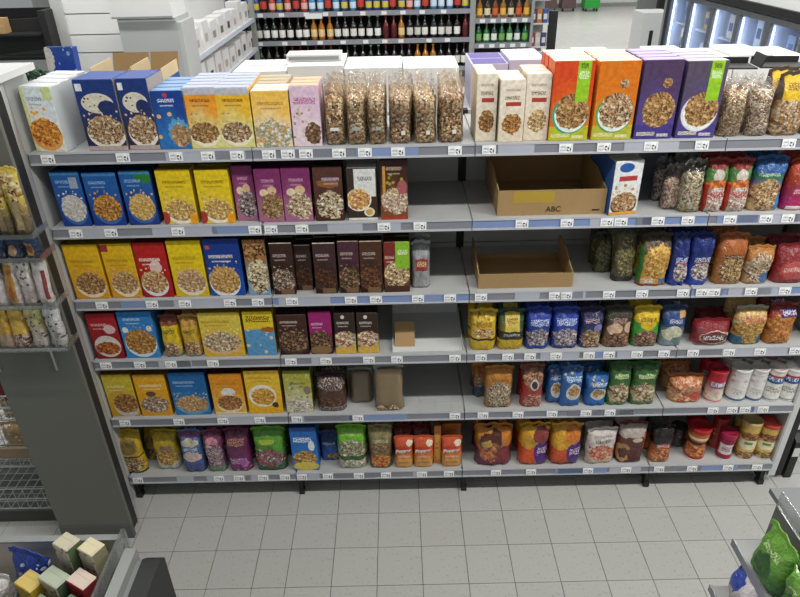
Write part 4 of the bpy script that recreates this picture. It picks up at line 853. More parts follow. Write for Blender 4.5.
P = [('grad', '#4a5c94', '#5a7ab0'), ('ell', .5, .76, .4, .1, '#d0c8b4', .2), ('ell', .5, .42, .42, .12, '#cdb8b0', .2), ('txt', .5, .6, .3, .04, '#d0d8e8', 90), ('rect', .5, .95, .5, .06, '#7a4a78'), ('rect', .5, .12, .5, .12, '#44548a')]
pouch(5, 184.5, 206.5, 430, P, 'blue and lilac porridge bag', .07, 1, name='muesli_bag')
P = [('grad', '#8a5a74', '#7a3a5c'), ('flk', .5, .48, .44, .36, ('#b89aa0', '#dccfc8', '#6a3a54'), 60, .2), ('ell', .5, .82, .32, .08, '#c98a94'), ('rect', .5, .08, .5, .06, '#6a8a6c')]
pouch(5, 208, 227, 430, P, 'mauve muesli bag with berry print', .065, 1, name='muesli_bag')
P = [('grad', '#7a2c6a', '#5c1f44'), ('txt', .5, .76, .34, .08, '#b88a6c', 70), ('txt', .5, .28, .34, .08, '#d8a8cc', 60), ('ell', .7, .22, .2, .1, '#b06ab0', .3), ('sct', .5, .06, .5, .06, '#c9a040', None, 50, .5)]
pouch(5, 229, 253, 428, P, 'deep purple muesli bag', .07, 1, name='muesli_bag')
P = [('grad', '#2f5c2c', '#5c9a34'), ('flk', .5, .36, .46, .22, ('#2c4a30', '#5c8aa0', '#a83a34'), 40, .25), ('ell', .45, .74, .24, .06, '#a8b83c'), ('sct', .5, .36, .45, .22, '#b04034', '#d8d8c8', 40, .35), ('rect', .5, .05, .5, .04, '#2a4c26')]
pouch(5, 256, 288, 427, P, 'green snack bag with jungle print', .085, 1)
P = [('grad', '#2f7ac4', '#2a68b4'), ('flk', .5, .28, .46, .18, ('#d0a04c', '#e6c678', '#6a4424'), 50, .2), ('ell', .5, .1, .5, .1, '#d8c25c'), ('txt', .45, .72, .34, .06, '#e6eef6', 80), ('ell', .78, .58, .12, .12, '#e0e6e6', .2), ('rect', .5, .95, .5, .04, '#1f4c8c')]
carton(5, 294, 320, 428, P, 'bright blue cereal carton with spoonful of corn flakes', .07, side='#2458a0', top='#1c3c74', behind=1)
P = [('grad', '#2458a4', '#1c3c74'), ('flk', .75, .2, .4, .12, ('#b08a4c', '#d9bc74', '#6a4a24'), 50, .2), ('txt', .45, .66, .3, .04, '#d0d8e8', 90)]
pouch(5, 321, 341, 431, P, 'dark blue cereal bag set back beside the green muesli bag', .06, 0, dy=.07)
P = [('grad', '#c9c2a0', '#6ab024'), ('rect', .5, .84, .5, .16, '#6cb422'), ('flk', .5, .5, .46, .26, ('#8aa05c', '#dcd8c0', '#6a5a4c'), 42, .25), ('flk', .5, .15, .46, .14, ('#cdc6b0', '#e6e2d4', '#8a8468'), 50, .25), ('txt', .5, .86, .34, .03, '#b8c878', 90), ('rect', .5, .3, .5, .05, '#3a5a28')]
pouch(5, 338.5, 367.5, 425, P, 'lime green muesli bag with berries', .085, 1, name='muesli_bag')
P = [('grad', '#6a5034', '#8c8058'), ('flk', .5, .54, .4, .2, ('#8a7048', '#b49c6c', '#5a4428'), 50, .3), ('flk', .5, .2, .42, .16, ('#c98a30', '#e0b050', '#a0302c'), 45, .25), ('txt', .5, .72, .34, .04, '#d0c8a8', 90)]
pouch(5, 370, 392.5, 425, P, 'brown and khaki trail mix bag', .07, 1, name='nut_bag')
def popper(k, xl, xr, yt, nm, dy=0):
    P = [('grad', '#dc9444', '#d8541e'), ('rect', .5, .16, .5, .17, '#dca050'), ('rect', .5, .88, .5, .14, '#c8532c'), ('txt', .5, .42, .34, .03, '#f0cdb0', 120), ('txt', .5, .2, .3, .025, '#5a3018', 120), ('ell', .8, .86, .18, .09, '#e6d8c0', .2), ('ell', .42, .68, .34, .1, '#b8402c', .2)]
    x, Y, w, h = pouch(k, xl, xr, yt, P, 'small orange snack bag with white lettering, '+nm, .06, 0, dy=dy, wr=.3, seal='#c4502c')
    cu = bpy.data.curves.new('lettering', 'FONT'); cu.body = 'Popper'; cu.size = w*.27; cu.extrude = .0006; cu.align_x = 'CENTER'; cu.shear = .15; cu.offset = .0012
    tmp = bpy.data.objects.new('tmp', cu); col.objects.link(tmp); dg = bpy.context.evaluated_depsgraph_get(); dg.update()
    me = bpy.data.meshes.new_from_object(tmp.evaluated_get(dg)); bpy.data.objects.remove(tmp)
    par = [o for o in bpy.data.objects if o.get('label', '').startswith('small orange snack bag with white lettering, '+nm)][0]
    obj('lettering', me, mat('white_ink', '#ece2dc', .5), par, loc=(-w*.03, -.006, h*.62), rot=(math.pi/2+.04, -.1, 0))
popper(5, 395, 413.5, 436, 'leftmost')
popper(5, 414, 433.5, 436, 'middle')
popper(5, 441.5, 461.5, 436, 'rightmost')
for xl, xr, nm in ((394, 412, 'left'), (413, 431, 'right')):
    P = [('grad', '#7a1c20', '#6c1a1e'), ('rect', .3, .8, .2, .12, '#a05a54'), ('rect', .8, .78, .12, .14, '#94504c'), ('txt', .5, .7, .4, .14, '#b08078', 70)]
    pouch(5, xl, xr, 425, P, 'dark red snack bag behind the orange ones, %s of two' % nm, .06, 1, dy=.08)
P = [('grad', '#c07a2c', '#b8682c'), ('rect', .5, .45, .3, .35, '#d0963c'), ('sct', .5, .45, .28, .34, '#7a4a6a', '#b04030', 40, .6)]
carton(5, 433.5, 441, 426, P, 'narrow orange carton between the orange snack bags', .05, side='#a85a24', top='#7c4a20', dy=.03)
carton(5, 441.5, 460, 424, [('grad', '#b8782c', '#b06a2c'), ('txt', .5, .8, .3, .05, '#8a4a3a', 80)], 'brownish orange carton behind the rightmost orange snack bag', .06, side='#a05c24', top='#7c4a20', dy=.09, behind=1)
P = [('grad', '#6a2438', '#c07c2c'), ('ell', .1, .2, .3, .24, '#5c1c3c'), ('ell', .5, .66, .4, .28, '#54281f', .2), ('flk', .42, .4, .34, .26, ('#b8643c', '#d9965c', '#6a2a24'), 26, .35), ('rect', .86, .7, .18, .28, '#c4782a'), ('ell', .8, .36, .24, .2, '#7a2c2c', .3), ('ell', .3, .62, .14, .12, '#c8a04c', .3)]
pouch(5, 475, 512, 424, P, 'maroon and orange crisp bag at the bay edge', .11, 1, slump=-.02, wr=1.6)
for xl, xr, yt, nm in ((518, 548, 423, 'left'), (549, 580, 423, 'right')):
    P = [('grad', '#c9641e', '#d09a2c'), ('ell', .2, .3, .4, .3, '#d0501e'), ('ell', .35, .75, .5, .3, '#cf9a2a', .1), ('ell', .85, .34, .36, .34, '#4a1f74'), ('ell', .7, .8, .3, .2, '#c4742a' if nm == 'right' else '#8a3a34', .2), ('txt', .8, .4, .22, .08, '#d8c4d8', 55)]
    pouch(5, xl, xr, yt, P, 'orange and purple crisp bag, %s of two' % nm, .1, 1, slump=.02, wr=1.6)
P = [('grad', '#d0bca8', '#d6ccc6'), ('flk', .5, .36, .42, .22, ('#c98a5c', '#dcb898', '#b04038'), 45, .3), ('txt', .5, .7, .26, .05, '#4a3a38', 80), ('txt', .5, .84, .3, .03, '#8a7a78', 110), ('sct', .5, .56, .42, .08, '#a83038', None, 40, .5)]
pouch(5, 585, 615, 428, P, 'white and pink snack bag with berries in front', .07, 0, yaw=.08)
pouch(5, 583, 610, 422, P, 'white and pink snack bag with berries standing behind', .07, 0, dy=.1)
P = [('grad', '#4a2018', '#6a3024'), ('rect', .5, .88, .5, .14, '#b0a49c'), ('ell', .2, .3, .24, .26, '#c08a5c', .2), ('ell', .2, .3, .14, .16, '#5c2a1c', .3), ('ell', .62, .68, .18, .06, '#d0c4b0'), ('ell', .6, .3, .3, .14, '#5c2820', .3), ('rect', .94, .55, .08, .3, '#a84030')]
pouch(5, 615.5, 643, 422, P, 'brown biscuit bag with pale grey top', .09, 1)
P = [('grad', '#c06a34', '#1c1818'), ('rect', .5, .78, .5, .24, '#1a1818'), ('flk', .5, .22, .45, .22, ('#c87a3c', '#e0a868', '#8a3a24'), 42, .2), ('ell', .6, .5, .36, .08, '#a83a38'), ('txt', .5, .5, .3, .04, '#e0c8c0', 80)]
pouch(5, 649, 670, 425, P, 'black and orange crisp bag', .08, 1)
RED = [('grad', '#b0602c', '#b4662c'), ('rect', .5, .78, .8, .05, '#d8c8b0'), ('rect', .5, .6, .8, .06, '#33201c'), ('flk', .5, .32, .6, .24, ('#c8843c', '#e0b06c', '#a03026'), 45, .3), ('rect', .5, .06, .8, .06, '#a8342a')]
can(5, 668, 684, 425, [('grad', '#4a4c4c', '#33332f'), ('sct', .5, .5, .6, .4, '#8a8c8c', None, 50, .6)], 'dark grey jar behind the black crisp bag', '#2c2a2a', dy=.1, waist=True, name='snack_jar', cat='jar')
can(5, 683.5, 705.5, 425, RED, 'waisted orange snack jar with red lid in front', '#b01e26', waist=True, name='snack_jar', cat='jar')
can(5, 682, 702, 417, RED, 'waisted orange snack jar with red lid standing behind', '#a01c24', dy=.12, waist=True, name='snack_jar', cat='jar')
can(5, 707, 723, 415, [('grad', '#a8423a', '#9a2c2c'), ('sct', .5, .4, .6, .3, '#d0a070', None, 40, .5)], 'tall red snack jar set back', '#9a2028', dy=.08, waist=True, name='snack_jar', cat='jar')
can(5, 715, 732, 431, [('grad', '#9a2448', '#8c2040'), ('rect', .4, .5, .34, .24, '#d8d0cc'), ('txt', .4, .5, .2, .12, '#8a5a6a', 60)], 'short magenta snack jar with white label', '#a02444', waist=True, name='snack_jar', cat='jar', lidh=.03)
YT = [('grad', '#cfb060', '#d0b058'), ('flk', .5, .7, .5, .12, ('#8a5a3c', '#c08a50', '#5a3424'), 40, .3), ('ell', .4, .45, .4, .14, '#dcd4b4', .15), ('rect', .4, .5, .14, .04, '#6a8a3c'), ('flk', .5, .12, .6, .12, ('#8a6a44', '#c9a86c', '#5a3c24'), 45, .3)]
can(5, 729, 746, 415, YT, 'yellow snack tin stacked back between the jars', '#c0b088', dy=.1)
can(5, 734, 753, 419, YT, 'yellow snack tin with beige lid', '#c4a878')
can(5, 752, 772, 421, YT, 'yellow snack tin with red lid', '#b04038')

# ------------------------------------------------------------------ top of the back-to-back shelving behind
t = thing('shelving_unit', 'white back side of the cereal shelving with flat top boards', 'shelf', (-.905, Y0+DEPTH+.06, 0))
bm = bmesh.new(); add_box(bm, 0, 3.48, 0, .46, 1.2, 1.24); obj('deck', bm, M_SHELF, t)
bm = bmesh.new(); add_box(bm, 0, 3.48, .0, .02, .02, 1.9); obj('back_panel', bm, M_WHITE, t)
for k in range(5):
    bm = bmesh.new(); add_box(bm, 0.002+k*.696, .694+k*.696, .0, .5, ZT[0]-.03, ZT[0]); obj('top_board', bm, M_WHITE, t)
yb = Y0+DEPTH+.06
wx = -.18; q = 0
WB = [(.25, .3, .185), (.26, .32, .205), (.27, .3, .19), (.26, .3, .185)]
for w, d, h in WB:
    bm = bmesh.new(); add_box(bm, -w/2, w/2, 0, d, 0, h); bmesh.ops.bevel(bm, geom=list(bm.edges), offset=.003, segments=1)
    t = obj('white_carton', bm, mat('white_board', '#dededc', .5, var=.02), loc=(wx+w/2, yb+.06, ZT[0]+.0005)); tag(t, lab('flat white carton lying on top behind the granola bags, %s from the left' % ['first', 'second', 'third', 'fourth', 'fifth'][q]), 'carton', 'flat white cartons on top')
    bm = bmesh.new(); add_box(bm, -w/2+.01, w/2-.01, d*.48, d*.52, h, h+.0008); obj('tape_seam', bm, M_GREY, t)
    wx += w+.006; q += 1
t = thing('white_tub', 'raised white plastic tub on the flat white cartons', 'tub', (.19, yb+.22, ZT[0]+.207)); bm = bmesh.new(); add_box(bm, -.13, .13, -.05, .07, 0, .03); obj('tub_body', bm, M_WHITE, t); bm = bmesh.new(); add_box(bm, -.12, .12, -.052, -.05, .006, .022); obj('groove', bm, M_GREY, t)
for q in range(9):
    x = 1.02+q*.175; pv = q in (0, 1, 2)
    w = .17; d = .3; h = .2+(.015 if q % 2 else 0)
    bm = bmesh.new(); add_box(bm, -w/2, w/2, 0, d, 0, h); bmesh.ops.bevel(bm, geom=list(bm.edges), offset=.003, segments=1)
    t = obj('shipping_carton', bm, mat('white_board') if not pv else mat('violet_board', '#b9b4c8', .5), loc=(x, yb+.04, ZT[0]+.0005))
    tag(t, lab('%s carton standing on the back top boards, %s from the left' % ('violet white' if pv else 'white', ['first', 'second', 'third', 'fourth', 'fifth', 'sixth', 'seventh', 'eighth', 'ninth'][q])), 'carton', 'white cartons on the back top boards')
    bm = bmesh.new(); add_box(bm, -w/2+.008, w/2-.008, .01, d*.47, h, h+.001); add_box(bm, -w/2+.008, w/2-.008, d*.53, d-.01, h, h+.001); obj('lid_flap', bm, mat('violet_print', '#55468c', .5) if pv and q != 1 else mat('white_flap', '#d2d3d4', .5), t)

# ------------------------------------------------------------------ end panels and the end-of-aisle display on the left
t = thing('end_wall', 'tall light grey end panel at the left of the cereal shelving', 'panel', (-.912, Y0, 0))
bm = bmesh.new(); YE = onZ(47, 62, 2.285).y-Y0; add_prism(bm, [(-.01, 0), (DEPTH+.058, 0), (DEPTH+.058, 1.97), (YE+.02, 1.99), (YE, 2.255), (-.01, 2.255)], -.012, 0); obj('side_board', bm, M_SHELF, t)
bm = bmesh.new(); add_box(bm, -.014, .002, -.016, -.0102, .02, 2.25); obj('edge_strip', bm, M_GREY, t)
t = thing('end_wall', 'light grey end panel at the right of the cereal shelving', 'panel', (2.582, Y0, 0))
bm = bmesh.new(); add_box(bm, 0, .012, .02, 1.12, .16, 1.97); obj('side_board', bm, M_SHELF, t)
bm = bmesh.new(); add_box(bm, .012, .05, .03, .06, .05, 1.97); obj('edge_strip', bm, M_WHITE, t)

EX0, EX1, EY = -1.30, -.955, -.10
pr_b = onZ(135, 537, 0)
t = thing('end_display', 'tall dark grey end-of-aisle display unit with white top', 'display', (0, 0, 0))
EX1 = pr_b.x; EX0 = onZ(64, 539, 0).x; EY = pr_b.y
bm = bmesh.new(); add_box(bm, EX0, EX1, EY, EY+.02, .09, 2.26); obj('side_panel', bm, M_PANEL, t)
bm = bmesh.new(); add_box(bm, EX1-.014, EX1-.002, EY+.0205, EY+.075, .04, 2.25); obj('edge_strip', bm, M_DARK, t)
bm = bmesh.new(); add_prism(bm, [(EX1-.016, EY+.076), (EX1-.004, EY+.076), (-.906, Y0-.022), (-.918, Y0-.022)], .02, 2.25, 'z'); obj('return_board', bm, M_SHELF, t)
bm = bmesh.new(); add_box(bm, EX0, EX1, EY-.006, EY+.02, 0, .09); obj('plinth', bm, mat('plinth_grey', '#5a5c56', .5), t)
bm = bmesh.new(); add_box(bm, EX0-.2, EX1-.04, EY, onZ(47, 62, 2.285).y, 2.26, 2.285); obj('top_board', bm, M_WHITE, t)
bm = bmesh.new(); add_box(bm, EX0, EX0+.02, EY+.02, onZ(47, 62, 2.285).y-.01, .05, 2.26); obj('back_board', bm, M_PANEL, t)

# side rack hung on the panel: tiers of packs
def hang_pack(name, x, y, z, w, h, d, layers, label, group, tilt=-.12, yaw=0):
    NAMEN[0] += 1; pm = print_mat('rack_print_%d' % NAMEN[0], layers, w, h, 'bag')
    me, top = bag_mesh(w, d, h, NAMEN[0]+300, fill=.7, flat=.5, wr=.8, nu=8, nv=10)
    o = obj(name, me, [pm], loc=(x, y, z), rot=(tilt, 0, yaw)); tag(o, lab(label), 'bag', group)
    obj('top_seal', seal_mesh(top, d, .014), mat('seal_'+layers[0][2], layers[0][2], .4), o); return o
TY = EY-.012
rack = thing('side_rack', 'clear acrylic rack of small packs hung on the dark end panel', 'rack', (0, 0, 0))
tiers = []   # (y px of the base front, list of packs)
def tier(pyb, pxr, n, w, hpx, prints, names, d=.05, gapx=.004, dyd=.09):
    Yf = TY-dyd
    # base height from the pixel row
    xr = None
    p = onY(pxr, pyb, Yf); z = p.z; xr = p.x
    htop = solveZ(pyb-hpx, xr, Yf+d*.45)-z
    bm = bmesh.new(); add_box(bm, xr-n*(w+gapx)-.02, xr+.012, Yf-.014, TY+.012, z-.006, z-.002); obj('tier_floor', bm, M_ACR, rack)
    bm = bmesh.new(); add_box(bm, xr-n*(w+gapx)-.02, xr+.012, Yf-.017, Yf-.014, z-.006, z+.012); obj('tier_lip', bm, M_ACR, rack)
    bm = bmesh.new(); add_box(bm, xr+.012, xr+.014, Yf-.017, TY+.012, z-.006, z+.02); obj('tier_side', bm, M_ACR, rack)
    for q in range(n):
        x = xr-w/2-q*(w+gapx)
        hang_pack('small_pack', x, Yf, z, w, htop, d, prints[q % len(prints)], names[q], 'packs on the side rack', tilt=-.05, yaw=rnd.uniform(-.25, .05))
OD = ['rightmost', 'second from the right', 'third from the right', 'fourth from the right']
OD = ['rightmost', 'second from the right', 'third from the right', 'fourth from the right', 'fifth from the right']
YP = [[('grad', '#6a5c40', '#c9b04c'), ('flk', .5, .75, .5, .25, ('#d0b848', '#e6d8a0', '#6a2c24'), 40, .3), ('rect', .5, .32, .2, .22, '#a8946c')], [('grad', '#5c5038', '#c0a838'), ('flk', .5, .7, .5, .3, ('#cfae3c', '#e0cc88', '#5a2a20'), 40, .3), ('rect', .5, .28, .24, .2, '#9a8660')]]
tier(236, 32, 4, .062, 66, YP, ['yellow pouch on the top tier of the side rack, '+o for o in OD], d=.045)
tier(259, 40, 4, .062, 23, [[('grad', '#15203a', '#22385c'), ('rect', .5, .45, .25, .3, '#b08a4a'), ('ell', .5, .45, .18, .2, '#8a4a34')], [('grad', '#1a2440', '#1c3050'), ('ell', .5, .4, .3, .25, '#a88a6a')]], ['navy pack on the second tier of the side rack, '+o for o in OD], d=.045)
tier(306, 54, 5, .056, 48, [[('grad', '#c9c0bc', '#d0cac6'), ('rect', .8, .45, .12, .3, '#8a3a3a')], [('grad', '#b8aca8', '#cfc8c2'), ('sct', .5, .5, .5, .5, '#6a6260', None, 50, .5)], [('grad', '#c8bcb4', '#cfc8c2'), ('rect', .5, .5, .35, .38, '#b8863c'), ('ell', .5, .3, .2, .14, '#b05a2c')], [('grad', '#cfc6c4', '#d0c8c6'), ('rect', .25, .5, .14, .45, '#8a2c34')], [('grad', '#c9a4a0', '#d0bcb8'), ('ell', .5, .4, .3, .2, '#b0504c')]], ['white snack pack on the third tier of the side rack, '+o for o in OD], d=.045)
tier(348, 66, 4, .066, 44, [[('grad', '#a8a8a4', '#c9c9c6'), ('sct', .5, .5, .5, .5, '#4c4c4c', None, 60, .6)], [('grad', '#b0a8a0', '#c0b87c'), ('sct', .5, .5, .5, .5, '#5a504c', None, 60, .6)], [('grad', '#b8a08c', '#c9a648'), ('rect', .5, .68, .5, .34, '#cba74a'), ('flk', .5, .18, .5, .18, ('#b89a84', '#dccab8', '#5a4038'), 50, .2)], [('grad', '#b09a84', '#c49c40'), ('rect', .5, .68, .5, .34, '#c49e44')]], ['pale patterned pack on the lowest tier of the side rack, '+o for o in OD], d=.045)
bm = bmesh.new(); add_box(bm, EX0+.02, EX0+.03, TY+.004, TY+.012, 1.08, 2.0); add_box(bm, EX1-.1, EX1-.09, TY+.004, TY+.012, 1.08, 2.0); obj('rack_rail', bm, M_CHROME, rack)

# wire basket stand beyond the panel
wb = thing('wire_basket_stand', 'chrome wire basket stand left of the dark end panel', 'rack', (EX0-.04, EY+.1, 0))
for lv, z in enumerate((.12, .42, .72)):
    bm = bmesh.new(); x0, x1, y0, y1 = -.5, 0, 0, .7; dz = .14
    for k in range(15):
        y = y0+(y1-y0)*k/14
        add_tube(bm, (x0, y, z), (x1, y, z), .0022, 4); add_tube(bm, (x1, y, z), (x1, y, z+dz), .0022, 4); add_tube(bm, (x0, y, z), (x0, y, z+dz), .0022, 4)
    for k in range(11):
        x = x0+(x1-x0)*k/10
        add_tube(bm, (x, y0, z), (x, y1, z), .0022, 4); add_tube(bm, (x, y0, z), (x, y0, z+dz), .0022, 4)
    for zz in (z, z+dz*.5, z+dz):
        add_tube(bm, (x0, y0, zz), (x1, y0, zz), .0035, 4); add_tube(bm, (x1, y0, zz), (x1, y1, zz), .0035, 4)
    obj('basket', bm, M_CHROME, wb)
bm = bmesh.new(); add_box(bm, -.56, .02, .02, .74, .0, .08); obj('base', bm, mat('stand_base', '#4a4b48', .6), wb)
bm = bmesh.new(); add_box(bm, -.56, .012, -.03, -.012, .5, .56); obj('front_board', bm, mat('tan_board', '#8a7a62', .6), wb)
for x, y in ((-.5, 0), (0, 0), (0, .7), (-.5, .7)):
    bm = bmesh.new(); add_tube(bm, (x, y, 0), (x, y, 1.0), .009, 6); obj('leg', bm, M_GREY, wb)
for q, (x, y, lv, c) in enumerate(((-.2, .12, .72, '#8a3030'), (-.32, .3, .72, '#c8c0b8'), (-.2, .42, .72, '#2a2c34'), (-.15, .1, .42, '#b0946a'), (-.3, .35, .42, '#a88c60'))):
    hang_pack('snack_pack', EX0-.04+x, EY+.1+y, lv+.004, .15, .16, .07, [('grad', c, c), ('sct', .5, .5, .5, .5, '#d8d0c4', None, 40, .4)], ['dark red', 'pale grey', 'black', 'tan', 'brown'][q]+' speckled pack lying in the wire basket stand', 'packs in the wire baskets', tilt=0)

# ------------------------------------------------------------------ right end unit beyond the shelving
t = thing('end_unit', 'black footed shelf unit just past the right end panel', 'shelf', (2.66, Y0+.06, 0))
bm = bmesh.new(); add_box(bm, 0, .03, 0, .4, .02, 1.6); obj('upright', bm, M_DARK, t)
for z in (.56, .92, 1.25):
    bm = bmesh.new(); add_box(bm, .03, .6, -.04, .4, z-.03, z); s_ = obj('shelf', bm, M_SHELF, t)
    bm = bmesh.new(); add_box(bm, .03, .6, -.046, -.0405, z-.04, z+.002); obj('price_rail', bm, M_RAIL, s_)
bm = bmesh.new(); add_prism(bm, [(.0, .0), (.06, .0), (.06, .3), (.0, .26)], .05, .09, 'x'); obj('foot', bm, M_DARK, t)
bm = bmesh.new(); add_box(bm, .052, .088, -.002, -.0005, .16, .22); obj('white_sticker', bm, M_WHITE, t)
for q, (z, c, nm) in enumerate(((.56, '#d0ccc4', 'cream'), (.92, '#b89a7c', 'tan'))):
    bm = bmesh.new(); add_box(bm, -.09, .09, 0, .08, 0, .25); bmesh.ops.bevel(bm, geom=list(bm.edges), offset=.002, segments=1)
    o = obj('carton', bm, mat('carton_plain_'+c, c, .5), loc=(2.66+.15, Y0+.04, z+.0005)); tag(o, nm+' carton on the shelf unit past the right end panel', 'carton')
    bm = bmesh.new(); add_box(bm, -.05, .05, -.001, -.0003, .1, .2); obj('label', bm, mat('label_grey', '#8a8680', .5), o)

# ------------------------------------------------------------------ foreground, left: display bin
bz = .95
pA = onZ(122, 537, bz); pB = onZ(0, 541, bz)
BX1, BY1 = pA.x, pA.y
t = thing('display_bin', 'grey display bin in the bottom left corner with clear dividers', 'bin', (BX1, BY1, 0))
BW, BD = .85, .5
bm = bmesh.new(); add_box(bm, -BW, 0, -.012, 0, .15, bz); obj('back_wall', bm, mat('bin_beige', '#cdc8bb', .5), t)
bm = bmesh.new(); add_box(bm, -BW, .0, -.018, .006, bz, bz+.008); obj('rim', bm, M_GREY, t)
bm = bmesh.new(); add_box(bm, 0, .014, -BD, .01, bz-.3, bz+.03); obj('clear_side', bm, M_ACR, t)
bm = bmesh.new(); add_box(bm, .016, .055, -BD, -.03, .1, bz-.02); add_box(bm, .055, .075, -BD, -.05, .1, bz-.06); obj('side_post', bm, M_GREY, t)
bm = bmesh.new(); add_prism(bm, [(-BD, .08), (-.03, .08), (-.03, bz-.07), (-.06, bz-.04), (-BD, bz-.04)], .08, .14); obj('side_cover', bm, M_DARK, t)
bm = bmesh.new(); add_box(bm, -BW, .0, -BD, -.012, bz-.26, bz-.24); obj('bin_floor', bm, M_GREY, t)
bm = bmesh.new(); add_box(bm, -BW, .0, -BD-.012, -BD, .15, bz-.05); obj('front_wall', bm, M_GREY, t)
# packs in the bin
def bin_pack(x, y, w, d, h, layers, side, top, label, yaw=0, bag=False, lean=0):
    NAMEN[0] += 1; z = bz-.2395
    if bag:
        pm = print_mat('bin_print_%d' % NAMEN[0], layers, w, h, 'bag'); me, tp = bag_mesh(w, d, h, NAMEN[0]+700, fill=.65, flat=.6)
        o = obj('snack_bag', me, [pm], loc=(BX1+x, BY1+y, z), rot=(lean, 0, yaw)); tag(o, lab(label), 'bag', 'packs in the display bin'); obj('top_seal', seal_mesh(tp, d, .02), mat('seal_'+layers[0][2], layers[0][2], .4), o)
    else:
        pm = print_mat('bin_print_%d' % NAMEN[0], layers, w, h); me = carton_mesh(w, d, h)
        o = obj('tea_carton', me, [pm, mat('carton_side_'+side, side, .45), mat('carton_top_'+top, top, .45)], loc=(BX1+x, BY1+y, z), rot=(lean, 0, yaw)); tag(o, lab(label), 'carton', 'packs in the display bin')
        obj('top_flap', flap_mesh(w, d, h), mat('carton_top_'+top), o)
GT = [('grad', '#55664c', '#c9c2ac'), ('sct', .5, .5, .5, .5, '#4a6a3c', '#8a4a3c', 40, .5)]
bin_pack(-.07, -.11, .07, .055, .3, GT, '#8a8468', '#cfc4a0', 'tall cream carton nearest the clear side of the display bin', -.5)
bin_pack(-.15, -.10, .07, .055, .315, GT, '#5a6a4c', '#bcb59c', 'tall beige and green carton at the back of the display bin', -.5)
bin_pack(-.075, -.2, .08, .055, .26, [('grad', '#6a2024', '#a83038')], '#7a2428', '#cbb8a8', 'carton with red flank in the display bin', -.5)
bin_pack(-.165, -.19, .09, .055, .26, GT, '#4a5c44', '#a8b09a', 'green and white carton in the middle of the display bin', -.5)
bin_pack(-.075, -.28, .08, .055, .24, GT, '#2f4a34', '#54705c', 'dark green carton near the front of the display bin', -.5)
bin_pack(-.165, -.28, .09, .055, .24, GT, '#33523c', '#6a806c', 'grey green carton near the front of the display bin', -.5)
bin_pack(-.25, -.19, .08, .06, .24, [('grad', '#c9a830', '#c8a438')], '#b8982c', '#c8b060', 'yellow carton behind the blue flap in the display bin', -.5)
bin_pack(-.29, -.11, .14, .06, .27, [('grad', '#203c94', '#24429c'), ('sct', .5, .6, .5, .3, '#d0d8e8', None, 40, .5)], '#000', '#000', 'blue foil bag standing up in the display bin', -.3, bag=True)
bin_pack(-.42, -.2, .17, .09, .23, [('grad', '#c8c4bc', '#d0ccc6'), ('rect', .5, .3, .5, .12, '#2844a0'), ('ell', .5, .7, .15, .12, '#b0843c')], '#000', '#000', 'white and blue snack bag in the display bin', -.2, bag=True, lean=-.15)
bin_pack(-.3, -.29, .12, .06, .2, [('grad', '#6a6a3c', '#33402c'), ('rect', .3, .6, .15, .1, '#c0ccd8')], '#000', '#000', 'olive snack bag with pale label in the display bin', -.3, bag=True, lean=-.1)
for q, (dx_, dy_, c_) in enumerate(((-.08, -.37, '#5a7050'), (-.17, -.37, '#c9c4b4'), (-.26, -.37, '#8a9a84'), (-.35, -.37, '#4c4a34'), (-.44, -.37, '#cfc8bc'))):
    bin_pack(dx_, dy_, .08, .055, .25, GT, c_, c_, '%s carton in the front row of the display bin' % ['leaf green', 'ivory', 'sage green', 'dark olive', 'pale beige'][q], -.5)
bin_pack(-.61, -.22, .17, .09, .22, [('grad', '#b8b0a4', '#c4bcb0'), ('rect', .5, .3, .5, .12, '#30489c')], '#000', '#000', 'beige and blue snack bag at the left of the display bin', -.1, bag=True, lean=-.1)

# ------------------------------------------------------------------ foreground, right: stepped shelf with pouches
rz = 1.05
c0 = onZ(770, 488, rz); c1 = onZ(800, 487, rz)
t = thing('stepped_shelf', 'grey stepped shelf unit in the bottom right corner', 'shelf', (c0.x, c0.y, 0))
bm = bmesh.new(); add_box(bm, .0, .8, -.9, 0, rz-.02, rz); obj('top_board', bm, mat('step_top', '#6c6e70', .4), t)
bm = bmesh.new(); add_box(bm, .02, .8, -.9, -.03, .05, rz-.02); obj('body', bm, M_PANEL, t)
for q, (z, ext) in enumerate(((rz-.2, .1), (rz-.42, .14), (rz-.62, .16))):
    bm = bmesh.new(); add_box(bm, -ext, .02, -.9, -.05-.02*q, z-.012, z); s_ = obj('shelf', bm, M_SHELF, t)
    bm = bmesh.new(); add_box(bm, -ext-.006, -ext, -.9, -.05-.02*q, z-.02, z+.012); obj('price_rail', bm, M_RAIL, s_)
bm = bmesh.new(); add_box(bm, -.004, -.001, -.9, -.06, rz-.018, rz+.05); obj('clear_front', bm, M_ACR, t)
def side_pack(dx, y, z, w, d, h, layers, label, tilt=0, yaw=-math.pi/2):
    NAMEN[0] += 1; pm = print_mat('side_print_%d' % NAMEN[0], layers, w, h, 'bag'); me, tp = bag_mesh(w, d, h, NAMEN[0]+900, fill=.6, flat=.6, wr=1.4)
    o = obj('snack_pouch', me, [pm], loc=(c0.x+dx, c0.y+y, z), rot=(tilt, 0, yaw)); tag(o, lab(label), 'bag', 'pouches on the stepped shelf'); obj('top_seal', seal_mesh(tp, d, .02), mat('seal_'+layers[0][2], layers[0][2], .4), o)
GP = [('grad', '#3f7a30', '#6aa03c'), ('ell', .5, .4, .3, .2, '#2f5c28', .2), ('txt', .5, .7, .3, .06, '#c8dca0', 70)]
BP = [('grad', '#d0c6c4', '#cfc8cc'), ('ell', .2, .8, .3, .2, '#3c54b0', .3), ('ell', .8, .6, .2, .14, '#4a60b8', .4), ('txt', .5, .4, .3, .1, '#a8a4b0', 60)]
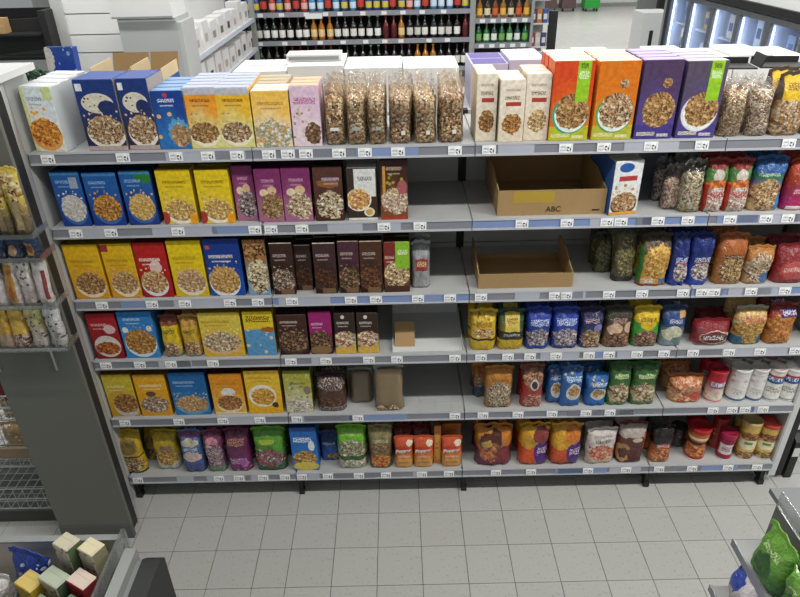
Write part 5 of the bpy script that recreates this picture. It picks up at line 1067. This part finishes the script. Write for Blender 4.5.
PP = [('grad', '#cfc4cc', '#3c2c6a'), ('flk', .5, .5, .5, .4, ('#4a3a7a', '#d0c8d0', '#2c2050'), 45, .3)]
side_pack(-.092, -.21, rz-.1995, .15, .06, .2, GP, 'bright green pouch furthest from the camera on the stepped shelf')
side_pack(-.092, -.37, rz-.1995, .15, .06, .2, GP, 'bright green pouch in the middle of the stepped shelf')
side_pack(-.092, -.53, rz-.1995, .15, .06, .2, GP, 'bright green pouch nearest the camera on the stepped shelf')
side_pack(-.13, -.2, rz-.4195, .15, .06, .2, BP, 'white and blue pouch on the lower step, far one')
side_pack(-.13, -.37, rz-.4195, .15, .06, .2, BP, 'white and blue pouch on the lower step, near one')
for q in range(3): side_pack(.02, -.2-.17*q, rz+.0005, .15, .05, .09, PP, ['purple berry pouch on the grey top board, far one', 'purple berry pouch on the grey top board, middle one', 'purple berry pouch on the grey top board, near one'][q])

# ------------------------------------------------------------------ background: bottle shelves
def bottle_proto(name, R, H, glass, label_c, cap_c, label2=None):
    bm = bmesh.new(); add_lathe(bm, [(R*.9, 0), (R, .006), (R, H*.55), (R*.85, H*.63), (R*.36, H*.75), (R*.33, H*.94), (R*.38, H*.945)], 10); b = mesh_from(bm, 'glass')
    b.materials.append(mat('glass_'+glass, glass, .12, spec=.7))
    bm = bmesh.new(); add_lathe(bm, [(R*1.015, H*.14), (R*1.02, H*.15), (R*1.02, H*.45), (R*1.015, H*.46)], 10); l = mesh_from(bm, 'label'); l.materials.append(mat('paper_'+label_c, label_c, .5))
    bm = bmesh.new(); add_lathe(bm, [(R*.4, H*.945), (R*.42, H*.95), (R*.42, H*.995), (R*.3, H)], 8); c = mesh_from(bm, 'cap'); c.materials.append(mat('cap_'+cap_c, cap_c, .35))
    return (name, b, l, c)
def put_bottle(pr, loc, label, group):
    name, b, l, c = pr
    o = bpy.data.objects.new(name, b); col.objects.link(o); o.location = loc; o.rotation_euler = (0, 0, rnd.uniform(0, 6)); tag(o, lab(label), 'bottle', group)
    for nm, me in (('label', l), ('cap', c)):
        ch = bpy.data.objects.new(nm, me); col.objects.link(ch); ch.parent = o
WINE = [bottle_proto('wine_bottle', .036, .245, g_, l_, c_) for g_, l_, c_ in (('#1c1a18', '#d8d6d0', '#22201e'), ('#1a1c1a', '#c8c4bc', '#6a6a6a'), ('#221a16', '#e0deda', '#8a1c20'), ('#a86a1c', '#d8c08a', '#b8a04a'), ('#5c1418', '#4a1014', '#8a1a20'), ('#1c2420', '#e0e0dc', '#d0d0cc'), ('#181818', '#b83a30', '#2a2a2a'))]
SOFT = [bottle_proto('soft_drink_bottle', .036, .2, g_, l_, c_) for g_, l_, c_ in (('#4a86b8', '#c8d8e8', '#e0e4e8'), ('#a83a30', '#d8a8a0', '#c83a34'), ('#3a4c8a', '#c8b84a', '#d8d8d8'))]
BEER = [bottle_proto('beer_bottle', .034, .22, g_, l_, c_) for g_, l_, c_ in (('#8a5a1c', '#d8a83c', '#c8b86a'), ('#6a3a18', '#c05a2c', '#b0a060'), ('#3a2a1c', '#d0c8a8', '#8a8a8a'))]
GREEN = [bottle_proto('green_beer_bottle', .034, .22, g_, l_, c_) for g_, l_, c_ in (('#2a6a34', '#b8d8b0', '#c8d0c8'), ('#1f5a3c', '#6aa04c', '#3a8a4a'), ('#1c4a38', '#d8dcd8', '#b03030'))]
BY = 5.5
def zpx(px, py): return onY(px, py, BY).z
bl = onY(228, 20, BY).x; br = onY(470, 20, BY).x; br2 = onY(531, 20, BY).x
t = thing('bottle_shelving', 'dark shelving full of wine bottles in the background', 'shelf', (bl, BY, 0))
zz = [zpx(350, 13), zpx(350, 41.5), zpx(350, 70)]
for z in zz:
    bm = bmesh.new(); add_box(bm, 0, br-bl, 0, .4, z, z+.02); s_ = obj('shelf', bm, M_DARK, t)
    bm = bmesh.new(); add_box(bm, 0, br-bl, -.01, -.0005, z-.03, z+.022); obj('price_rail', bm, M_RAIL, s_)
    for q in range(11):
        bm = bmesh.new(); x = .12+q*.23+rnd.uniform(-.05, .05); add_box(bm, x, x+.06, -.0125, -.0105, z-.024, z+.014); obj('price_tag', bm, M_WHITE, s_)
for x in (-.03, br-bl):
    bm = bmesh.new(); add_box(bm, x, x+.03, 0, .42, 0, zz[0]+.5); obj('upright', bm, M_GREY, t)
bm = bmesh.new(); add_box(bm, 0, br-bl, .4, .42, 0, zz[0]+.5); obj('back_panel', bm, M_BLACK, t)
bm = bmesh.new(); add_box(bm, (br-bl)*.32, (br-bl)*.39, -.016, -.0105, zz[0]-.05, zz[0]+.005); obj('shelf_sign', bm, M_WHITE, t)
nb = 30; posn = lambda r_, k: ['upper', 'middle', 'lower'][r_]+' bottle shelf in the background'
COUNT = ['%d' % k for k in range(100)]
NUMW = 'first second third fourth fifth sixth seventh eighth ninth tenth eleventh twelfth thirteenth fourteenth fifteenth sixteenth seventeenth eighteenth nineteenth twentieth'.split()
TENS = {20: 'twenty', 30: 'thirty'}
def ordn(k):
    if k < 20: return NUMW[k]
    if k == 29: return 'thirtieth'
    return TENS[(k+1)//10*10]+'-'+NUMW[(k+1) % 10-1] if (k+1) % 10 else 'thirtieth'
seq = [0, 0, 5, 1, 5, 5, 2, 0, 2, 2, 3, 3, 3, 0, 0, 0, 2, 5, 5, 4, 4, 3, 1, 1, 0, 5, 0, 1, 2, 4, 4, 6, 4, 4, 4]
for r_, z in enumerate(zz):
    for k in range(nb):
        x = bl+.05+(br-bl-.1)*k/(nb-1)+rnd.uniform(-.006, .006)
        if r_ == 0: pr = SOFT[[0, 1, 2, 0, 2][(k*7//3) % 5]] if k % 4 else WINE[6]
        else: pr = WINE[seq[(k+r_*11) % len(seq)] if r_ == 2 else seq[k]]
        put_bottle(pr, (x, BY+.05, z+.0205), 'bottle on the %s, %s from the left' % (posn(r_, k), ordn(k)), 'bottles on the dark background shelving')
# second, brighter beer shelving to the right
t = thing('beer_shelving', 'narrow grey shelving with green and amber beer bottles', 'shelf', (br+.06, BY, 0))
W2 = br2-br-.06
zb = [zpx(500, 20), zpx(500, 45)]
for z in zb:
    bm = bmesh.new(); add_box(bm, 0, W2, 0, .4, z, z+.02); s_ = obj('shelf', bm, M_SHELF, t)
    bm = bmesh.new(); add_box(bm, 0, W2, -.01, -.0005, z-.03, z+.022); obj('price_rail', bm, M_RAIL, s_)
    for q in range(5):
        bm = bmesh.new(); x = .05+q*.12; add_box(bm, x, x+.06, -.0125, -.0105, z-.024, z+.014); obj('price_tag', bm, M_WHITE, s_)
for x in (-.03, W2):
    bm = bmesh.new(); add_box(bm, x, x+.03, 0, .42, 0, zb[0]+.4); obj('upright', bm, M_GREY, t)
bm = bmesh.new(); add_box(bm, 0, W2, .4, .42, 0, zb[0]+.4); obj('back_panel', bm, M_BLACK, t)
for r_, z in enumerate(zb):
    for k in range(7):
        x = br+.11+(W2-.1)*k/6
        put_bottle((BEER if r_ == 0 else GREEN)[(k*5+r_) % 3], (x, BY+.05, z+.0205), '%s beer bottle, %s from the left on the beer shelving' % (['amber', 'green'][r_], NUMW[k]), 'beer bottles on the narrow shelving')
# colourful end shelf and black post
ex = onY(522, 20, BY+.6).x
t = thing('end_shelving', 'narrow end shelving with small colourful packs by the black post', 'shelf', (br2+.05, BY+.3, 0))
for k in range(5):
    z = zb[1]-.35+k*.26
    bm = bmesh.new(); add_box(bm, 0, .22, 0, .3, z, z+.015); obj('shelf', bm, M_WHITE, t)
bm = bmesh.new(); add_box(bm, 0, .22, .3, .32, 0, zb[0]+.8); obj('back_panel', bm, M_SHELF, t)
for k in range(5):
    z = zb[1]-.335+k*.26
    for q in range(3):
        c = ['#3a5a9a', '#d8a838', '#a83a4a', '#c8c4bc', '#4a4a6a', '#c07a2c'][(k*2+q) % 6]
        bm = bmesh.new(); add_box(bm, -.03, .03, 0, .05, 0, .15); bmesh.ops.bevel(bm, geom=list(bm.edges), offset=.004, segments=1)
        o = obj('small_pack', bm, mat('pack_'+c, c, .5), loc=(br2+.05+.04+q*.07, BY+.32, z+.0005)); tag(o, lab('small pack in the narrow end shelving, %s column, level %s from below' % (['left', 'middle', 'right'][q], NUMW[k])), 'pack', 'packs in the narrow end shelving')
        bm = bmesh.new(); add_box(bm, -.02, .02, -.0015, -.0003, .04, .1); obj('label', bm, M_WHITE, o)
pz = onZ(554, 48, .2)
t = thing('black_post', 'tall narrow black post beside the end shelving', 'post', (onY(552, 30, BY+.5).x, BY+.5, 0)); bm = bmesh.new(); add_box(bm, -.05, .05, -.03, .03, 0, 1.78); obj('post_board', bm, M_DARK, t); bm = bmesh.new(); add_box(bm, -.07, .07, -.07, .07, 0, .03); obj('base_plate', bm, M_BLACK, t)

# ------------------------------------------------------------------ background: left
LY = 2.7
lx0 = onY(55, 20, LY).x; lx1 = onY(118, 20, LY).x
ztop = onY(90, 0, LY).z+.2
t = thing('slat_panel_wall', 'white shelving back made of wide horizontal boards', 'panel', (lx0, LY, 0))
edges = [onY(90, y, LY).z for y in (-20, 14, 35, 53, 75, 97)]
for k in range(5):
    bm = bmesh.new(); add_box(bm, .08, lx1-lx0+.5, 0, .02, edges[k+1]+.006, edges[k]-.002); obj('board', bm, M_WHITE, t)
bm = bmesh.new(); add_box(bm, .08, lx1-lx0+.5, .02, .03, 0, ztop); obj('backing', bm, M_GREY, t)
bm = bmesh.new(); add_box(bm, 0, .08, -.02, .05, 0, ztop); obj('upright', bm, M_SHELF, t)
gY = 2.2
ga = onY(117, 20, gY); gb = onY(176, 20, gY)
zt_ = onY(150, 18, gY).z; zb_ = onY(150, 80, gY).z
t = thing('grey_cabinet', 'plain grey cabinet behind the opened shipping cases', 'cabinet', (ga.x, gY, 0))
bm = bmesh.new(); add_box(bm, 0, gb.x-ga.x, 0, .3, 0, zt_); obj('body', bm, mat('cabinet_grey', '#a9abaa', .5, var=.02), t)
bm = bmesh.new(); add_box(bm, gb.x-ga.x, gb.x-ga.x+.03, .0, .3, 0, zt_-.03); obj('side_frame', bm, M_SHELF, t)
bm = bmesh.new(); add_box(bm, .005, gb.x-ga.x-.005, -.003, -.0005, zt_-.02, zt_-.012); obj('top_seam', bm, M_WHITE, t)
bm = bmesh.new(); add_box(bm, -.03, gb.x-ga.x-.01, -.02, .3, 0, .22); bmesh.ops.bevel(bm, geom=list(bm.edges), offset=.004, segments=1)
o = obj('white_case', bm, mat('white_case', '#d8d8d6', .5, var=.02), loc=(ga.x, gY, zt_+.0005)); tag(o, 'large white case standing on the grey cabinet', 'box')
bm = bmesh.new(); add_box(bm, -.025, gb.x-ga.x-.015, -.0215, -.0203, .0, .012); obj('base_edge', bm, M_GREY, o)
# side shelving with white products running away from the camera
sx = onY(193, 30, 3.0).x
t = thing('side_shelving', 'white side shelving with white packs running away from the camera', 'shelf', (sx, 2.6, 0))
bm = bmesh.new(); add_box(bm, -.3, -.28, 0, 2.7, 0, 2.2); obj('back_panel', bm, M_WHITE, t)
lev = [.95, 1.25, 1.55, 1.85]
for z in lev:
    bm = bmesh.new(); add_box(bm, -.28, .02, 0, 2.7, z-.02, z); s_ = obj('shelf', bm, M_WHITE, t)
    bm = bmesh.new(); add_box(bm, .0205, .028, 0, 2.7, z-.035, z+.005); obj('price_rail', bm, mat('rail_white', '#c8ccd8', .3), s_)
bm = bmesh.new(); add_box(bm, -.02, .03, 2.7, 2.76, 0, 2.3); obj('upright', bm, M_GREY, t)
k = 0
for li, z in enumerate(lev):
    for q in range(9):
        bm = bmesh.new(); w = .2+rnd.uniform(-.03, .03); h = .17+rnd.uniform(0, .06); add_box(bm, -.12, 0, -w/2, w/2, 0, h); bmesh.ops.bevel(bm, geom=list(bm.edges), offset=.004, segments=1)
        o = obj('white_pack', bm, mat('white_pack', '#d6d4d2', .5, var=.03), loc=(sx, 2.6+.2+q*.28, z+.0005)); tag(o, lab('white pack on the side shelving, level %s from below, %s from the near end' % (NUMW[li], NUMW[q])), 'pack', 'white packs on the side shelving')
        bm = bmesh.new(); c = ['#6a5a4a', '#b89a9a', '#8a8a8a', '#3a3a3a', '#b0a898'][(q*3+li) % 5]; add_box(bm, .0005, .0015, -w*.25, w*.2, h*.25, h*.55); obj('label', bm, mat('paper_'+c, c, .5), o)
# black crate with greens at far left
cY = 2.6
ca = onY(2, 30, cY); cb = onY(48, 30, cY)
t = thing('black_crate', 'black slanted produce crate at the top left corner', 'crate', (ca.x-.3, cY, 0)); cw = cb.x-ca.x+.3
zc = onY(25, 52, cY).z; zcu = onY(45, 10, cY).z; zcl = onY(25, 18, cY).z
bm = bmesh.new(); add_prism(bm, [(0, zc-.04), (cw-.02, zc+.02), (cw-.02, zcl), (0, zcl-.02)], 0, .02, 'y'); obj('front_wall', bm, M_DARK, t)
bm = bmesh.new(); add_box(bm, cw-.02, cw+.03, -.05, .4, zc-.2, zcu); obj('side_wall', bm, M_DARK, t)
bm = bmesh.new(); add_box(bm, 0, cw, .02, .4, zc-.06, zc-.04); obj('crate_floor', bm, M_DARK, t)
bm = bmesh.new(); add_box(bm, 0, cw, .38, .4, zc-.04, zcu-.02); obj('back_wall', bm, M_BLACK, t)
bm = bmesh.new(); add_box(bm, -.5, cw+.06, -.4, .5, 0, zc-.24); obj('stand', bm, M_GREY, t)
bm = bmesh.new(); add_box(bm, .2, cw-.02, -.11, -.001, zcl-.105, zcl-.0915); obj('ledge', bm, M_DARK, t)
bm = bmesh.new(); add_box(bm, -.05, .05, 0, .08, 0, .1); tag(obj('brown_box', bm, M_CARD, loc=(ca.x+.02, cY-.085, zcl-.09)), 'small brown box on the edge of the black crate', 'box'); 
bm = bmesh.new(); add_box(bm, -.051, .051, -.001, -.0003, .045, .055); obj('tape', bm, M_CARDD, bpy.data.objects['brown_box'])
GBOT = bottle_proto('green_bottle', .035, .26, '#234a2c', '#b8c8b0', '#2c5c34')
for k in range(9):
    name, b, l, c = GBOT
    o = bpy.data.objects.new('green_bottle', b); col.objects.link(o); o.location = (cb.x+.02-.082*k, cY-.12, zc-.2+.0005); o.rotation_euler = (math.radians(55), 0, 0); o.location.z = zc-.2085
    tag(o, lab('green bottle lying below the black crate, %s from the right' % NUMW[k]), 'bottle', 'green bottles below the black crate')
    for nm, me in (('label', l), ('cap', c)):
        ch = bpy.data.objects.new(nm, me); col.objects.link(ch); ch.parent = o
# blue leaning box on the top left
P = [('grad', '#24409a', '#2a4a94'), ('sct', .5, .5, .5, .5, '#8aa0c8', None, 30, .4), ('ell', .1, .6, .2, .4, '#c8c4bc', .3)]
NAMEN[0] += 1
a = onY(50, 78, .62); b_ = onY(78, 76, .62)
me = carton_mesh(b_.x-a.x, .05, .13); o = obj('blue_carton', me, [print_mat('lean_blue', P, .15, .13), mat('carton_side_#24408a', '#24408a'), mat('carton_top_#3a5aa0', '#3a5aa0')], loc=((a.x+b_.x)/2, .62, a.z), rot=(-.1, 0, 0)); tag(o, 'small blue carton standing behind the pale corn flake cartons', 'carton'); obj('top_flap', flap_mesh(b_.x-a.x, .05, .13), mat('carton_top_#3a5aa0'), o)
bm = bmesh.new(); add_box(bm, -.15, .15, 0, .12, 0, max(.02, a.z-ZT[0]-.001)); o = obj('white_carton', bm, mat('white_board'), loc=((a.x+b_.x)/2+.04, .61, ZT[0]+.0005)); tag(o, 'low white carton under the small blue carton', 'carton'); bm = bmesh.new(); add_box(bm, -.14, .14, .055, .06, a.z-ZT[0]-.001, a.z-ZT[0]-.0003); obj('tape_seam', bm, M_GREY, o)

# ------------------------------------------------------------------ background: right, freezers
FX = 4.1
fz_top = onX(763, 15, FX).z
t_y = [onX(x, y, FX).y for x, y in ((692, -4), (716, 2), (739, 9), (763, 15), (790, 24))]
M_FRZ = mat('freezer_frame', '#6d6f72', .35, metal=.3); M_LED = emit_mat('freezer_led', '#dfeaff', 16.0); M_IN = mat('freezer_inner', '#d3def0', .5, var=.02)
M_GLASS = film_mat('freezer_glass', '#f2f6fc', .02, .03, 0.0, .12)
dw = .62; y = 6.6
FD = 0
while y > 1.3:
    t = thing('freezer_cabinet', 'glass door freezer cabinet along the right side, %s from the far end' % NUMW[FD], 'freezer', (FX, y, 0), group='freezer cabinets along the right side')
    bm = bmesh.new(); add_box(bm, .6, .62, -dw, 0, .1, fz_top+.02); add_box(bm, .04, .6, -dw, 0, .1, .14); add_box(bm, .04, .6, -dw, 0, fz_top-.02, fz_top+.02); add_box(bm, .04, .6, -.012, 0, .14, fz_top); obj('inner_shell', bm, M_IN, t)
    dr = bmesh.new()
    for (a0, a1, b0, b1) in ((-dw, -dw+.035, .12, fz_top), (-.035, 0, .12, fz_top), (-dw+.035, -.035, .12, .17), (-dw+.035, -.035, fz_top-.05, fz_top)): add_box(dr, 0, .035, a0, a1, b0, b1)
    d_ = obj('door', dr, M_FRZ, t)
    bm = bmesh.new(); add_box(bm, .014, .018, -dw+.035, -.035, .17, fz_top-.05); obj('pane', bm, M_GLASS, d_)
    bm = bmesh.new(); add_box(bm, -.03, -.015, -dw+.02, -dw+.035, .9, 1.4); obj('handle', bm, M_CHROME, d_)
    bm = bmesh.new(); add_box(bm, .045, .05, -.05, -.042, .2, fz_top-.08); obj('light_strip', bm, M_LED, t)
    for z in (.5, .85, 1.2, 1.55):
        bm = bmesh.new(); add_box(bm, .12, .58, -dw+.02, -.02, z-.015, z); obj('shelf', bm, M_WHITE, t)
    bm = bmesh.new(); add_box(bm, -.02, .62, -dw, 0, fz_top+.02, fz_top+.09); obj('header', bm, M_DARK, t)
    bm = bmesh.new(); add_box(bm, .0, .62, -dw, 0, 0, .1); obj('plinth', bm, M_DARK, t)
    for li, z in enumerate((.85, 1.2, 1.55)):
        for q in range(3):
            c = ['#e0e4ec', '#c8b08a', '#a0b6d6', '#e6e0d4', '#8a9ab4'][(FD*2+li+q) % 5]; h = .2+.08*((q+FD) % 3)/2
            bm = bmesh.new(); add_box(bm, 0, .2, -.065, .065, 0, h); bmesh.ops.bevel(bm, geom=list(bm.edges), offset=.004, segments=1)
            o = obj('frozen_pack', bm, mat('frozen_'+c, c, .5), loc=(FX+.18, y-dw+.13+q*.17, z+.0005)); tag(o, lab('frozen pack in the %s freezer, %s shelf, %s from the near side' % (NUMW[FD], ['low', 'middle', 'high'][li], NUMW[q])), 'pack', 'packs inside the freezers')
            bm = bmesh.new(); add_box(bm, -.0015, -.0003, -.04, .04, h*.3, h*.65); obj('label', bm, mat('frozen_label', '#5a6a8a', .5), o)
    y -= dw; FD += 1
t = thing('freezer_end_frame', 'dark end frame of the freezer row', 'frame', (FX, 6.6, 0)); bm = bmesh.new(); add_box(bm, -.03, .64, .002, .08, 0, fz_top+.12); obj('end_board', bm, mat('end_frame_dark', '#3f4246', .4), t); bm = bmesh.new(); add_box(bm, -.034, -.0302, .01, .07, .1, fz_top+.08); obj('trim_strip', bm, M_GREY, t)
t = thing('freezer_canopy', 'white rounded canopy on top of the freezer row', 'canopy', (FX, 6.6, fz_top+.0905))
for k in range(5):
    bm = bmesh.new(); add_prism(bm, [(.02, 0), (.7, 0), (.7, .14), (.16, .14), (.05, .09)], -.05-k*1.06, -.05-k*1.06-1.05, 'y'); obj('canopy_section', bm, M_WHITE, t)
for q in range(14):
    c = ['#b89a6c', '#c8b8a0', '#8a6a4a', '#d8d0c0'][q % 4]
    bm = bmesh.new(); add_box(bm, -.07, .07, -.09, .09, 0, .18); bmesh.ops.bevel(bm, geom=list(bm.edges), offset=.004, segments=1)
    o = obj('top_carton', bm, mat('frozen_'+c, c, .5), loc=(FX+.56, 5.9-q*.25, fz_top+.231)); tag(o, lab('small tan carton on the freezer canopy, %s from the far end' % NUMW[q]), 'carton', 'cartons on the freezer canopy')
    bm = bmesh.new(); add_box(bm, -.0715, -.0703, -.05, .05, .05, .12); obj('label', bm, mat('paper_#8a3030', '#8a3030', .5), o)
# white counter, doorway post and cart on the open floor
k0 = onZ(640, 62, 0)
KY = 10.5
ka = onY(640, 40, KY); kb = onY(668, 40, KY); kt = onY(655, 13, KY).z
t = thing('white_counter', 'white counter block with dark slot before the freezers', 'counter', (ka.x, KY, 0)); bm = bmesh.new(); add_box(bm, 0, kb.x-ka.x, 0, .6, 0, kt); bmesh.ops.bevel(bm, geom=list(bm.edges), offset=.01, segments=1); obj('body', bm, M_WHITE, t)
sa = onY(648, 40, KY); bm = bmesh.new(); add_box(bm, sa.x-ka.x, sa.x-ka.x+.07, -.004, -.0005, .1, kt-.3); obj('slot', bm, M_DARK, t)
t = thing('black_column', 'black square column behind the white counter', 'column', (onY(660, 8, 12).x, 12, 0)); bm = bmesh.new(); add_box(bm, -.06, .06, -.06, .06, 0, 3.5); obj('shaft', bm, M_DARK, t); bm = bmesh.new(); add_box(bm, -.1, .1, -.1, .1, 0, .05); obj('base_plate', bm, M_BLACK, t)
t = thing('grey_screen', 'grey panel screen left of the black column', 'screen', (onY(652, 8, 12.3).x, 12.4, 0)); bm = bmesh.new(); add_box(bm, -.3, .3, -.02, .02, .9, 3.0); obj('sheet', bm, M_GREY, t); bm = bmesh.new(); add_box(bm, -.3, -.25, -.02, .02, 0, .9); add_box(bm, .25, .3, -.02, .02, 0, .9); obj('leg', bm, M_GREY, t)
gp = onZ(590, 11, 0)
t = thing('floor_cart', 'green wheeled cart far back on the open floor', 'cart', (gp.x, gp.y, 0))
bm = bmesh.new(); add_prism(bm, [(-.26, .1), (.26, .1), (.22, .9), (-.2, .9)], -.2, .3, 'y'); bmesh.ops.bevel(bm, geom=list(bm.edges), offset=.03, segments=2); obj('body', bm, mat('cart_green', '#2f9a3c', .4), t)
for sx_ in (-.18, .18):
    for sy2 in (-.12, .2):
        bm = bmesh.new(); add_tube(bm, (sx_-.02, sy2, .06), (sx_+.02, sy2, .06), .06, 10); obj('wheel', bm, M_DARK, t)
bm = bmesh.new(); add_box(bm, -.05, .12, -.203, -.2, .45, .75); obj('white_logo', bm, M_WHITE, t)
for q in range(3):
    t = thing('grey_cart', 'dark wheeled cart left of the green cart, %s from the right' % NUMW[q], 'cart', (gp.x-.75-.62*q, gp.y+.1+.05*q, 0))
    bm = bmesh.new(); add_prism(bm, [(-.24, .1), (.24, .1), (.2, .8), (-.2, .8)], -.2, .3, 'y'); bmesh.ops.bevel(bm, geom=list(bm.edges), offset=.03, segments=2); obj('body', bm, mat('cart_grey', '#5c4a4a', .4), t)
    for sx_ in (-.18, .18):
        bm = bmesh.new(); add_tube(bm, (sx_-.02, -.1, .06), (sx_+.02, -.1, .06), .06, 10); obj('wheel', bm, M_DARK, t)
